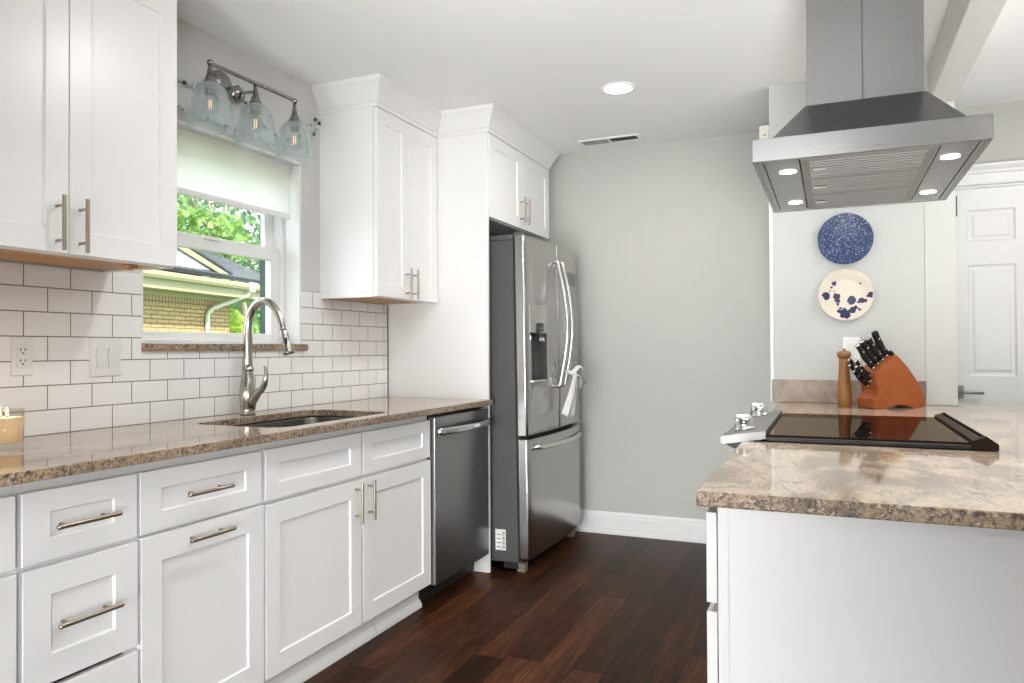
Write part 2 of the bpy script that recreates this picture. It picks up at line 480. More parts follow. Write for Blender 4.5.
        if bev:
            ed = [k for k in bm.edges if len(k.link_faces) == 2 and k.calc_face_angle(0) > 1.2 and min(v.co.z for v in k.verts) > T - 0.0005]
            bmesh.ops.bevel(bm, geom=ed, offset=bev, segments=1, affect='EDGES')
        u, n, o = Vector(u), Vector(n), Vector(o)
        mp = Matrix(((u.x, 0, n.x, o.x), (u.y, 0, n.y, o.y), (u.z, 1, n.z, o.z), (0, 0, 0, 1)))
        bm.transform(mp)
        bmesh.ops.recalc_face_normals(bm, faces=bm.faces[:])
        for f in bm.faces: f.material_index = mi
        me = bpy.data.meshes.new('tmp'); bm.to_mesh(me); bm.free()
        s.bm.from_mesh(me); bpy.data.meshes.remove(me)
        return s

    def build(s, name, mats, parent=None, at=None, smooth_angle=None, recalc=True):
        if recalc: bmesh.ops.recalc_face_normals(s.bm, faces=s.bm.faces[:])
        L = Vector(at) if at is not None else Vector(parent['_o']) if parent is not None and '_o' in parent else V(0, 0, 0)
        s.bm.transform(Matrix.Translation(-L))
        me = bpy.data.meshes.new(name); s.bm.to_mesh(me); s.bm.free()
        for m in (mats if isinstance(mats, (list, tuple)) else [mats]): me.materials.append(m)
        o = bpy.data.objects.new(name, me); COL.objects.link(o)
        if parent is not None: o.parent = parent
        else: o.location = L
        o['_o'] = tuple(L)
        ORIG.append(o)
        return o


ORIG = []


def thing(name, label, cat, loc=(0, 0, 0), group=None):
    o = bpy.data.objects.new(name, None); COL.objects.link(o)
    o.location = loc; o.empty_display_size = 0.05; o['_o'] = tuple(loc); o['label'] = label; o['category'] = cat
    if group: o['group'] = group
    ORIG.append(o); return o


def tag(o, label, cat, group=None, kind=None):
    o['label'] = label; o['category'] = cat
    if group: o['group'] = group
    if kind: o['kind'] = kind
    return o


def struct(o): o['kind'] = 'structure'; return o


def copy_tree(o, parent=None):
    c = o.copy(); COL.objects.link(c)
    if parent is not None: c.parent = parent
    for ch in list(o.children): copy_tree(ch, c)
    return c


def rr(cx, cy, hx, hy, r, z, n=6):
    """rounded rectangle loop, counter-clockwise"""
    out = []
    for sx, sy, a0 in ((1, 1, 0), (-1, 1, PI / 2), (-1, -1, PI), (1, -1, 1.5 * PI)):
        for k in range(n + 1):
            a = a0 + PI / 2 * k / n
            out.append(V(cx + sx * (hx - r) + r * math.cos(a), cy + sy * (hy - r) + r * math.sin(a), z))
    return out


def smooth_path(pts, n=8):
    """Catmull-Rom through the points"""
    P = [Vector(p) for p in pts]; P = [2 * P[0] - P[1]] + P + [2 * P[-1] - P[-2]]
    out = []
    for i in range(1, len(P) - 2):
        a, b, c, d = P[i - 1:i + 3]
        for k in range(n):
            t = k / n
            out.append(0.5 * ((2 * b) + (c - a) * t + (2 * a - 5 * b + 4 * c - d) * t * t + (3 * b - a - 3 * c + d) * t ** 3))
    out.append(P[-2]); return out


# ================================================================ THE ROOM
CEIL, YB = 2.454, 4.571
XR, YR = 4.60, -2.60          # right wall, rear wall
WY0, WY1, WZ0, WZ1 = 1.915, 2.797, 1.175, 2.062   # window opening

struct(B().box(-0.2, XR + 0.1, YR - 0.1, YB + 0.1, -0.10, 0.0).build('floor', M['floor']))
struct(B().box(-0.2, XR + 0.1, YR - 0.1, YB + 0.1, CEIL, CEIL + 0.12).build('ceiling', M['ceil']))
b = B()
b.box(-0.2, 0, YR - 0.1, WY0, 0, CEIL); b.box(-0.2, 0, WY1, YB + 0.1, 0, CEIL)
b.box(-0.2, 0, WY0, WY1, 0, WZ0); b.box(-0.2, 0, WY0, WY1, WZ1, CEIL)
struct(b.build('wall_left', M['wall_left']))
DX0, DX1, DZ1 = 2.905, 3.665, 2.02
b = B()
b.box(0, DX0 - 0.012, YB, YB + 0.1, 0, CEIL); b.box(DX1 + 0.012, XR, YB, YB + 0.1, 0, CEIL); b.box(DX0 - 0.012, DX1 + 0.012, YB, YB + 0.1, DZ1 + 0.012, CEIL)
struct(b.build('wall_back', M['wall']))
struct(B().box(XR, XR + 0.1, YR - 0.1, YB + 0.1, 0, CEIL).build('wall_right', M['wall']))
struct(B().box(0, XR, YR - 0.1, YR, 0, CEIL).build('wall_rear', M['wall']))
# stub of wall at the end of the peninsula, and the beam that rests on it
PX0, PX1, PY = 2.020, 2.803, 3.800
struct(B().box(PX0, PX1, PY, YB, 0, CEIL).build('wall_middle', M['wall_pil']))
struct(B().box(2.702, 2.813, YR, PY, 2.275, CEIL, 0.003).build('trim_1', plain('beam_paint', (0.66, 0.655, 0.635), 0.7, var=0.012, bump=0.2, bscale=70)))
struct(B().box(2.679, PX1 - 0.001, PY - 0.003, PY - 0.0002, 0.9155, 2.274, 0.001).build('trim_4', plain('coarse_wall_paint', (0.555, 0.567, 0.547), 0.6, var=0.012, bump=0.6, bscale=38)))
struct(B().box(PX0 - 0.004, PX0 + 0.012, PY - 0.004, PY + 0.012, 0.916, 2.10, 0.002).build('trim_2', M['trim']))

# baseboard with a moulded top
prof = [(0, 0), (0.016, 0), (0.016, 0.018), (0.013, 0.022), (0.013, 0.105), (0.010, 0.112), (0.010, 0.125), (0.004, 0.138), (0, 0.14)]
struct(B().prism(prof, (0.02, YB, 0), (0, -1, 0), (0, 0, 1), (PX0 - 0.02, 0, 0)).build('baseboard_back', M['trim']))

# subway tile up the left wall
b = B()
b.box(0, 0.008, 0.55, 1.784, 0.914, 1.4465); b.box(0, 0.008, 1.784, WY0, 0.914, 1.4535); b.box(0, 0.008, WY0, WY1, 0.914, WZ0 - 0.001); b.box(0, 0.008, WY1, 2.937, 0.914, 1.4565); b.box(0, 0.008, 2.937, 3.527, 0.914, 1.4265)
struct(b.build('wall_backsplash', M['tile']))
struct(B().box(0.008, 0.0115, 3.521, 3.527, 0.916, 1.43).build('trim_3', plain('dark_grout', (0.10, 0.095, 0.09), 0.8)))

# ---------------------------------------------------------------- window_1
win = bpy.data.objects.new('window_1', None); COL.objects.link(win); win.location = (0, 2.356, WZ0); win['_o'] = (0, 2.356, WZ0); win['kind'] = 'structure'; ORIG.append(win)
b = B()
b.box(-0.2, 0.0015, WY0, WY0 + 0.012, 1.205, WZ1); b.box(-0.2, 0.0015, WY1 - 0.012, WY1, 1.205, WZ1); b.box(-0.2, 0.0015, WY0 + 0.012, WY1 - 0.012, WZ1 - 0.012, WZ1)
b.build('jamb_liner', M['trim'], win)
fy0, fy1, fz0, fz1 = WY0 + 0.012, WY1 - 0.012, 1.205, WZ1 - 0.012
b = B()
for y0, y1 in ((fy0, fy0 + 0.022), (fy1 - 0.022, fy1)):
    b.box(-0.185, -0.085, y0, y1, fz0, fz1, 0.003)
    b.box(-0.099, -0.094, y0 - 0.004 if y0 > 2 else y0, y1 if y0 > 2 else y1 + 0.004, fz0, fz1)
b.box(-0.185, -0.085, fy0, fy1, fz0, fz0 + 0.016, 0.002); b.box(-0.185, -0.085, fy0, fy1, fz1 - 0.03, fz1, 0.002)
b.build('window_frame', M['vinyl'], win)


def sash(name, x0, x1, y0, y1, z0, z1, st, rt, rb):
    b = B()
    b.box(x0, x1, y0, y0 + st, z0, z1, 0.003); b.box(x0, x1, y1 - st, y1, z0, z1, 0.003)
    b.box(x0, x1, y0 + st, y1 - st, z0, z0 + rb, 0.003); b.box(x0, x1, y0 + st, y1 - st, z1 - rt, z1, 0.003)
    o = b.build(name, M['vinyl'], win)
    xm = (x0 + x1) / 2
    B().box(xm - 0.002, xm + 0.002, y0 + st - 0.003, y1 - st + 0.003, z0 + rb - 0.003, z1 - rt + 0.003).build('glass_pane', M['pane'], o)
    return o


sash('lower_sash', -0.128, -0.100, fy0 + 0.022, fy1 - 0.022, fz0 + 0.012, 1.655, 0.055, 0.060, 0.036)
sash('upper_sash', -0.164, -0.136, fy0 + 0.022, fy1 - 0.022, 1.605, fz1 - 0.01, 0.055, 0.05, 0.055)
B().box(-0.100, -0.092, 2.30, 2.40, 1.640, 1.655, 0.002).build('sash_lock', M['vinyl'], win)
b = B(); b.slab([(-0.085, WY0 + 0.001), (0.022, WY0 + 0.001), (0.022, 2.824), (0.0085, 2.824), (0.0085, WY1 - 0.001), (-0.085, WY1 - 0.001)], [], 1.1755, 1.205, 0.003)
b.build('window_sill', [M['granite'], M['granite_edge']], win)
# dark outer brickmould of the opening
b = B(); mdark = plain('dark_green_brickmould', (0.030, 0.052, 0.040), 0.6)
b.box(-0.246, -0.2, WY1, WY1 + 0.08, 1.10, 2.14); b.box(-0.246, -0.2, WY0 - 0.08, WY0, 1.10, 2.14); b.box(-0.246, -0.2, WY0, WY1, WZ1, 2.14)
b.build('exterior_casing', mdark, win)

# roller shade
sh = thing('roller_shade', 'white roller shade drawn a third down the kitchen window', 'window shade', (-0.03, 2.345, 1.785))
B().box(-0.0325, -0.0300, 1.935, 2.757, 1.80, 2.043).build('shade_fabric', M['shade'], sh)
B().box(-0.037, -0.0255, 1.935, 2.757, 1.786, 1.812, 0.003).build('hem_bar', M['vinyl'], sh)
B().cyl((-0.058, 1.930, 2.022), (-0.058, 2.770, 2.022), 0.0245, n=24).build('roller_tube', M['shade'], sh)

# ================================================================ CABINET FRONTS


def bar_pull(parent, p0, p1, n, r=0.0058, stand=0.032, inset=0.028):
    """straight bar pull between p0 and p1 on a front facing n"""
    p0, p1, n = Vector(p0), Vector(p1), Vector(n); d = (p1 - p0).normalized()
    b = B(); b.tube([p0 + n * stand, p0 + n * stand + d * 0.002, p1 + n * stand - d * 0.002, p1 + n * stand], r, 14)
    for q in (p0 + d * inset, p1 - d * inset): b.cyl(q, q + n * stand, r * 0.75, n=12)
    return b.build('handle', M['nickel'], parent)


def front(name, root, y0, y1, z0, z1, x, st=0.067, rl=0.067, pull=None, n=(1, 0, 0), T=0.019, px=None):
    """shaker front facing +X (or -X) with its back at x"""
    W, H = y1 - y0, z1 - z0
    if n[0] > 0: o, u = (x, y0, z0), (0, 1, 0)
    else: o, u = (x, y1, z0), (0, -1, 0)
    d = B().panelled(W, H, T, [(st, W - st, rl, H - rl)], o, u, n).build(name, M['white'], root)
    xf = x + n[0] * T
    if pull:
        k, y, z, ln = pull
        if k == 'h': bar_pull(d, (xf, y - ln / 2, z), (xf, y + ln / 2, z), n)
        else: bar_pull(d, (xf, y, z - ln / 2), (xf, y, z + ln / 2), n)
    return d


FX = 0.595   # back of the base fronts (faces at .614)


def carcass(root, y0, y1, x1=FX - 0.001):
    b = B()
    b.box(0.012, x1, y0, y0 + 0.016, 0.105, 0.884); b.box(0.012, x1, y1 - 0.016, y1, 0.105, 0.884)
    b.box(0.012, x1, y0 + 0.016, y1 - 0.016, 0.105, 0.121); b.box(0.012, 0.022, y0 + 0.016, y1 - 0.016, 0.121, 0.884)
    b.box(x1 - 0.019, x1, y0 + 0.016, y1 - 0.016, 0.845, 0.884); b.box(x1 - 0.019, x1, y0 + 0.016, y0 + 0.03, 0.121, 0.845)
    b.box(x1 - 0.019, x1, y1 - 0.03, y1 - 0.016, 0.121, 0.845)
    b.box(x1 - 0.019, x1, y0 + 0.03, y1 - 0.03, 0.665, 0.70)
    return b.build('cabinet_body', M['white'], root)


c = thing('base_cabinet', 'white base cabinet cut off by the left edge, left of the narrow drawer stack', 'cabinet', (0.3, 0.85, 0), 'base cabinets under the sink counter')
carcass(c, 0.62, 1.083)
front('drawer', c, 0.63, 1.078, 0.690, 0.855, FX, 0.067, 0.052, ('h', 0.86, 0.773, 0.165))
front('door', c, 0.63, 1.081, 0.115, 0.677, FX, pull=('h', 0.86, 0.645, 0.165))
c = thing('base_cabinet', 'narrow white base cabinet with three stacked drawers', 'cabinet', (0.3, 1.242, 0), 'base cabinets under the sink counter')
carcass(c, 1.084, 1.399)
front('drawer', c, 1.092, 1.393, 0.690, 0.855, FX, 0.067, 0.052, ('h', 1.237, 0.769, 0.165))
front('drawer', c, 1.094, 1.395, 0.405, 0.677, FX, 0.067, 0.067, ('h', 1.242, 0.539, 0.165))
front('drawer', c, 1.094, 1.396, 0.115, 0.392, FX, 0.067, 0.067, ('h', 1.242, 0.255, 0.165))
c = thing('base_cabinet', 'white base cabinet with one drawer over a door with a horizontal pull', 'cabinet', (0.3, 1.63, 0), 'base cabinets under the sink counter')
carcass(c, 1.400, 1.862)
front('drawer', c, 1.402, 1.854, 0.690, 0.855, FX, 0.067, 0.052, ('h', 1.618, 0.774, 0.165))
front('door', c, 1.406, 1.864, 0.115, 0.681, FX, 0.067, 0.074, ('h', 1.624, 0.645, 0.165))
c = thing('sink_base_cabinet', 'wide white sink base cabinet with two doors under two false drawer fronts', 'cabinet', (0.3, 2.4, 0), 'base cabinets under the sink counter')
carcass(c, 1.863, 2.940)
front('false_drawer_front', c, 1.871, 2.399, 0.690, 0.856, FX, 0.067, 0.052)
front('false_drawer_front', c, 2.411, 2.935, 0.690, 0.856, FX, 0.067, 0.052)
front('door', c, 1.874, 2.399, 0.115, 0.676, FX, 0.067, 0.067, ('v', 2.362, 0.592, 0.157))
front('door', c, 2.411, 2.938, 0.115, 0.676, FX, 0.067, 0.067, ('v', 2.444, 0.592, 0.157))
# toe kick: flat board and a shoe moulding, with an open joint
b = B()
for y0, y1 in ((0.62, 2.582), (2.586, 2.940)):
    b.box(0.530, 0.546, y0, y1, 0.001, 0.104)
    b.prism([(0, 0), (0.016, 0), (0.015, 0.012), (0.010, 0.022), (0.003, 0.032), (0, 0.036)], (0.546, y0, 0.001), (1, 0, 0), (0, 0, 1), (0, y1 - y0 + (0.006 if y1 > 2.9 else 0), 0))
tag(b.build('toe_kick_board', M['white'], at=(0.54, 1.8, 0)), 'long white toe kick board with shoe moulding under the base cabinets', 'toe kick')

# ---------------------------------------------------------------- counter, sink, faucet
CT = 0.914
SY, SX = 2.325, 0.372
hole = [(p.x, p.y) for p in rr(SX, SY, 0.208, 0.345, 0.075, 0, 7)]
b = B().slab([(0.0085, 0.56), (0.655, 0.56), (0.655, 3.524), (0.0085, 3.524)], [hole], 0.886, CT, 0.003)
tag(b.build('countertop', [M['granite'], M['granite_edge']], at=(0.33, 2.0, 0.886)), 'long polished beige granite countertop along the tiled wall with sink cutout', 'countertop')
sk = thing('undermount_sink', 'dark steel undermount sink below the cutout in the long counter', 'sink', (SX, SY, 0.68))
b = B()
b.loft([rr(SX, SY, 0.232, 0.368, 0.09, 0.8845, 7), rr(SX, SY, 0.214, 0.350, 0.08, 0.8845, 7), rr(SX, SY, 0.210, 0.346, 0.08, 0.875, 7), rr(SX, SY, 0.205, 0.340, 0.075, 0.70, 7), rr(SX, SY, 0.185, 0.320, 0.06, 0.683, 7), rr(SX, SY, 0.05, 0.05, 0.045, 0.678, 7)], False, True)
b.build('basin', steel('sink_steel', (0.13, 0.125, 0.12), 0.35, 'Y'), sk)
B().lathe([(0.044, 0), (0.044, 0.003), (0.034, 0.004), (0.03, 0.001)], (SX, SY, 0.6785)).build('drain', M['chrome'], sk)

fx_, fy_ = 0.088, 2.358
fa = thing('kitchen_faucet', 'brushed nickel gooseneck faucet with pull-down spray head behind the sink', 'faucet', (fx_, fy_, CT))
b = B(); b.lathe([(0.030, 0.0005), (0.031, 0.006), (0.028, 0.012), (0.031, 0.03), (0.035, 0.065), (0.034, 0.10), (0.0275, 0.14), (0.0205, 0.172), (0.0205, 0.180), (0.0245, 0.183), (0.0245, 0.188), (0.0200, 0.192), (0.0190, 0.20)], (fx_, fy_, CT), n=36)
b.build('faucet_body', M['faucet'], fa)
neck = smooth_path([(fx_, fy_, 1.105), (fx_, fy_, 1.20), (fx_ + 0.002, fy_, 1.285), (fx_ + 0.022, fy_, 1.340), (fx_ + 0.062, fy_, 1.374), (fx_ + 0.105, fy_, 1.372), (fx_ + 0.142, fy_, 1.345), (fx_ + 0.168, fy_, 1.300), (fx_ + 0.182, fy_, 1.256)], 6)
B().tube(neck, [0.0190 - 0.0055 * i / (len(neck) - 1) for i in range(len(neck))], 18).build('neck', M['faucet'], fa)
d_ = V(0.030, 0, -0.094).normalized(); p_ = V(fx_ + 0.182, fy_, 1.2565)
hd = B().lathe([(0.0135, 0), (0.0150, 0.004), (0.0160, 0.02), (0.0200, 0.06), (0.0250, 0.094), (0.0240, 0.1), (0.014, 0.101)], p_, d_, 28).build('spray_head', M['faucet'], fa)
q_ = p_ + d_ * 0.045
B().tube([q_ + V(0.010, -0.013, 0.014), q_ + V(0.012, -0.0140, 0.0), q_ + V(0.016, -0.0150, -0.016)], [0.004, 0.0065, 0.004], 10).build('spray_button', M['black'], hd)
lev = smooth_path([(fx_ + 0.020, fy_ - 0.002, 0.965), (fx_ + 0.052, fy_ - 0.004, 1.000), (fx_ + 0.082, fy_ - 0.006, 1.024), (fx_ + 0.098, fy_ - 0.008, 1.052), (fx_ + 0.102, fy_ - 0.008, 1.085), (fx_ + 0.095, fy_ - 0.008, 1.113)], 6)
B().tube(lev, [0.021 - 0.0155 * (i / (len(lev) - 1)) ** 0.75 for i in range(len(lev))], 16).build('lever', M['faucet'], fa)

# ---------------------------------------------------------------- wall cabinets


def wall_cab(label, y0, y1, z0, z1, xf, handles, inner_bottom=0.008, doors=None, xb=0.0):
    c = thing('wall_cabinet', label, 'cabinet', (0.15, (y0 + y1) / 2, z0))
    b = B(); xw = xf - 0.021
    b.box(0.0006, xw, y0, y0 + 0.016, z0, z1); b.box(0.0006, xw, y1 - 0.016, y1, z0, z1)
    b.box(0.0006, 0.018, y0 + 0.016, y1 - 0.016, z0 + 0.02, z1); b.box(0.0006, xw, y0 + 0.016, y1 - 0.016, z1 - 0.016, z1)
    b.box(xw - 0.018, xw, y0 + 0.016, y1 - 0.016, z0, z0 + 0.03); b.box(xw - 0.018, xw, y0 + 0.016, y1 - 0.016, z1 - 0.03, z1 - 0.016)
    b.build('cabinet_body', M['white'], c)
    B().box(0.0185, xw - 0.0185, y0 + 0.0165, y1 - 0.0165, z0 + inner_bottom, z0 + inner_bottom + 0.012).build('bottom_panel', M['ply'] if xf < 0.5 else M['white'], c)
    ym = (y0 + y1) / 2
    for i, (a, e) in enumerate(doors or ((y0 + 0.003, ym - 0.0015), (ym + 0.0015, y1 - 0.003))):
        front('door', c, a, e, z0 + 0.003, z1 - 0.002, xf - 0.019, 0.066, 0.066, handles[i])
    return c


TOPZ = 2.3265
wc = wall_cab('white wall cabinet with two doors left of the window, cut by the frame', 1.020, 1.784, 1.447, TOPZ, 0.330,
              [('v', 1.371, 1.530, 0.152), ('v', 1.440, 1.530, 0.152)], 0.004, ((1.023, 1.4065), (1.4095, 1.781)))
b = B()
b.box(0.235, 0.262, 1.655, 1.69, 1.4385, 1.4505, 0.002); b.cyl((0.2485, 1.672, 1.434), (0.2485, 1.672, 1.440), 0.006, n=12)
b.build('mounting_bracket', M['ply'], wc)
wall_cab('tall white wall cabinet with two narrow doors right of the window', 2.937, 3.525, 1.427, TOPZ, 0.330,
         [('v', 3.197, 1.508, 0.150), ('v', 3.262, 1.508, 0.150)], 0.004)
wall_cab('short white wall cabinet with two doors above the refrigerator', 3.548, 4.450, 1.877, TOPZ, 0.633,
         [('v', 3.967, 1.985, 0.155), ('v', 4.030, 1.985, 0.155)], 0.03)
tag(B().box(0.0095, 0.628, 3.527, 3.546, 0.001, TOPZ, 0.0012).build('refrigerator_end_panel', M['white'], at=(0.3, 3.536, 0)),
    'full-height white end panel between dishwasher and refrigerator', 'panel')


def sweep_profile(path, prof):
    """path: (point, outward offset direction) with mitres already summed; prof: (out, z)"""
    b = B()
    loops = [[V(p[0] + d[0] * o, p[1] + d[1] * o, z) for o, z in prof] for p, d in path]
    return b.loft(loops, True, True, 0, False)


CP = [(-0.012, 2.327), (0.004, 2.327), (0.004, 2.345), (0.010, 2.351), (0.013, 2.362), (0.030, 2.395), (0.048, 2.424), (0.055, 2.432), (0.057, 2.4535), (-0.012, 2.4535)]
cr = sweep_profile([((0.0005, 2.937), (0, -1)), ((0.331, 2.937), (1, -1)), ((0.331, 3.527), (1, -1)), ((0.634, 3.527), (1, -1)), ((0.634, 4.450), (1, 1)), ((0.0005, 4.450), (0, 1))], CP)
tag(cr.build('crown_molding', M['trim'], at=(0.3, 3.5, 2.327)), 'white crown molding stepping round the cabinets right of the window', 'molding')
cr = sweep_profile([((0.0005, 1.020), (0, -1)), ((0.331, 1.020), (1, -1)), ((0.331, 1.784), (1, 1)), ((0.0005, 1.784), (0, 1))], CP)
tag(cr.build('crown_molding', M['trim'], at=(0.17, 1.4, 2.327)), 'white crown molding on top of the wall cabinet left of the window', 'molding')

# ---------------------------------------------------------------- wall plates
o_ = thing('power_outlet', 'white duplex outlet on the tiles near the candle', 'outlet', (0.008, 1.484, 1.16))
B().box(0.0083, 0.013, 1.451, 1.517, 1.103, 1.219, 0.002).build('cover_plate', M['plastic_w'], o_)
B().box(0.0131, 0.0160, 1.467, 1.501, 1.127, 1.195, 0.0012).build('receptacle', M['plastic_w'], o_)
b = B()
for zc in (1.178, 1.144):
    b.box(0.0161, 0.0166, 1.4755, 1.4785, zc + 0.001, zc + 0.009); b.box(0.0161, 0.0166, 1.4895, 1.4925, zc + 0.001, zc + 0.009)
    b.cyl((0.0161, 1.484, zc - 0.006), (0.0166, 1.484, zc - 0.006), 0.0028, n=10)
b.build('slots', M['slot'], o_)
o_ = thing('light_switch', 'white double rocker switch plate on the tiles beside the window', 'switch', (0.008, 1.77, 1.155))
B().box(0.0083, 0.0135, 1.711, 1.829, 1.091, 1.221, 0.002).build('cover_plate', M['plastic_w'], o_)
for yc in (1.748, 1.793):
    B().prism([(0, 0), (0.0035, 0), (0.0065, 0.066), (0, 0.066)], (0.0136, yc - 0.016, 1.123), (1, 0, 0), (0, 0, 1), (0, 0.032, 0)).build('rocker', M['plastic_w'], o_)
for yc in (1.748, 1.793):
    for zc in (1.103, 1.209): B().cyl((0.0136, yc, zc), (0.0145, yc, zc), 0.0028, n=10).build('screw', M['plastic_w'], o_)
o_ = thing('power_outlet', 'white wall outlet half hidden behind the knife block and pepper mill', 'outlet', (2.375, PY, 1.16))
B().box(2.339, 2.411, PY - 0.006, PY - 0.0005, 1.104, 1.224, 0.002).build('cover_plate', M['plastic_w'], o_)
B().box(2.358, 2.392, PY - 0.0085, PY - 0.0061, 1.131, 1.199, 0.001).build('receptacle', M['plastic_w'], o_)

# ---------------------------------------------------------------- candle
cc = (0.247, 1.288)
cd = thing('jar_candle', 'lit cream candle in a glass jar on the counter corner', 'candle', (*cc, CT))
B().lathe([(0.034, 0.0006), (0.040, 0.002), (0.0435, 0.108), (0.0415, 0.108), (0.038, 0.020), (0.001, 0.019)], (*cc, CT), n=32, cap1=False).build('glass_jar', M['jarglass'], cd)
B().lathe([(0.036, 0.0205), (0.0405, 0.086), (0.036, 0.0865), (0.001, 0.084)], (*cc, CT), n=32).build('wax', M['wax'], cd)
for dx, dy in ((-0.012, 0.010), (0.012, -0.004), (0.0, -0.016)):
    wk = B().cyl((cc[0] + dx, cc[1] + dy, CT + 0.084), (cc[0] + dx, cc[1] + dy, CT + 0.094), 0.0012, n=8).build('wick', M['black'], cd)
    B().lathe([(0.0006, 0.090), (0.0028, 0.095), (0.0022, 0.102), (0.0003, 0.111)], (cc[0] + dx, cc[1] + dy, CT), n=10).build('flame', M['flame'], wk)
light('candle_glow', 'POINT', (cc[0], cc[1], CT + 0.104), 0.5, (1.0, 0.62, 0.28)).data.shadow_soft_size = 0.012

# ---------------------------------------------------------------- vanity light over the window
LX = 0.185
vl = thing('vanity_light', 'three-lamp nickel vanity light with seeded glass shades above the window', 'wall light', (0.0, 2.297, 2.10))
B().lathe([(0.060, 0.0008), (0.060, 0.008), (0.052, 0.016), (0.034, 0.020), (0.024, 0.026), (0.012, 0.028)], (0, 2.297, 2.262), (1, 0, 0), 36).build('backplate', M['lampmetal'], vl)
b = B()
b.cyl((0.02, 2.297, 2.245), (0.10, 2.285, 2.205), 0.0095, n=14)
b.lathe([(0.014, -0.016), (0.030, -0.010), (0.036, 0.0), (0.030, 0.010), (0.018, 0.016), (0.010, 0.018)], (0.10, 2.285, 2.205), (1, -0.4, -0.3), 28)
b.tube(smooth_path([(0.10, 2.287, 2.210), (0.14, 2.296, 2.212), (LX - 0.01, 2.300, 2.212)], 5), 0.006, 12)
b.build('swivel_arm', M['lampmetal'], vl)
b = B(); b.tube([(LX, 2.0615, 2.241), (LX, 2.0655, 2.2415), (LX, 2.53, 2.2475), (LX, 2.534, 2.2475)], 0.0085, 14)
for yy in (2.0635, 2.532): b.sphere((LX, yy, 2.2445), 0.0125)
b.build('crossbar', M['lampmetal'], vl)
for yy, zt in ((2.0635, 2.158), (2.298, 2.152), (2.532, 2.147)):
    b = B(); b.cyl((LX, yy, zt + 0.012), (LX, yy, 2.2455), 0.0075, n=14)
    b.lathe([(0.008, 0.060), (0.0115, 0.058), (0.0115, 0.038), (0.0165, 0.036), (0.0175, 0.024), (0.0235, 0.018), (0.0265, 0.006), (0.0265, 0.0), (0.020, -0.002), (0.020, -0.030)], (LX, yy, zt), n=24)
    so = b.build('lamp_socket', M['lampmetal'], vl)
    pr = [(0.022, 0.004), (0.040, 0.001), (0.053, -0.010), (0.063, -0.030), (0.071, -0.09), (0.081, -0.155), (0.082, -0.160), (0.0785, -0.158), (0.0685, -0.09), (0.0605, -0.031), (0.051, -0.013), (0.039, -0.002), (0.022, 0.001)]
    B().lathe(pr, (LX, yy, zt), n=40, cap0=False, cap1=False).build('lamp_shade', M['seeded'], vl)
    bu = B().lathe([(0.013, -0.030), (0.016, -0.040), (0.026, -0.062), (0.030, -0.080), (0.026, -0.098), (0.014, -0.108), (0.002, -0.110)], (LX, yy, zt), n=24).build('bulb', M['bulbglass'], vl)
    b = B()
    for k in range(4):
        a = PI / 2 * k
        b.cyl((LX + 0.006 * math.cos(a), yy + 0.006 * math.sin(a), zt - 0.052), (LX + 0.006 * math.cos(a), yy + 0.006 * math.sin(a), zt - 0.084), 0.0016, n=6)
    b.build('filament', M['filament'], bu)

# bead garland looped round the lamp
gp = smooth_path([(0.014, 1.90, 2.20), (0.014, 2.00, 2.205), (0.016, 2.10, 2.207), (0.020, 2.17, 2.220), (0.034, 2.23, 2.275), (0.036, 2.30, 2.215), (0.034, 2.36, 2.272), (0.020, 2.42, 2.225), (0.014, 2.52, 2.165), (0.014, 2.64, 2.135), (0.014, 2.74, 2.155), (0.014, 2.84, 2.235), (0.014, 2.905, 2.305),
                  (0.016, 2.918, 2.285), (0.014, 2.885, 2.225), (0.014, 2.835, 2.165), (0.014, 2.75, 2.105), (0.014, 2.62, 2.098), (0.014, 2.45, 2.10), (0.014, 2.25, 2.102), (0.014, 2.08, 2.104), (0.014, 1.90, 2.104)], 6)
ga = thing('bead_garland', 'string of pale and dark beads looped along the wall behind the vanity light', 'garland', (0.014, 2.4, 2.2))
B().tube(gp, 0.0012, 6).build('string', M['slot'], ga)
BM = [plain('bead_white', (0.70, 0.72, 0.70), 0.25), plain('bead_dark', (0.07, 0.08, 0.08), 0.2), plain('bead_aqua', (0.45, 0.56, 0.56), 0.15)]
protos = []
for m_, r_b in zip(BM, (0.0100, 0.0082, 0.0092)):
    protos.append((m_, r_b))
acc, k, last = 0.0, 0, gp[0]
proto_obj = {}
for p in gp[1:]:
    acc += (p - last).length; last = p
    if acc >= 0.0195:
        acc = 0.0
        t = (0, 0, 1, 0, 2, 1)[k % 6]; k += 1
        if t not in proto_obj:
            o = B().sphere((0, 0, 0), protos[t][1], u=12, v=8).build('bead', protos[t][0], at=(0, 0, 0)); o.parent = ga; proto_obj[t] = o
        else:
            o = proto_obj[t].copy(); COL.objects.link(o)
        o.location = p - V(0.014, 2.4, 2.2)

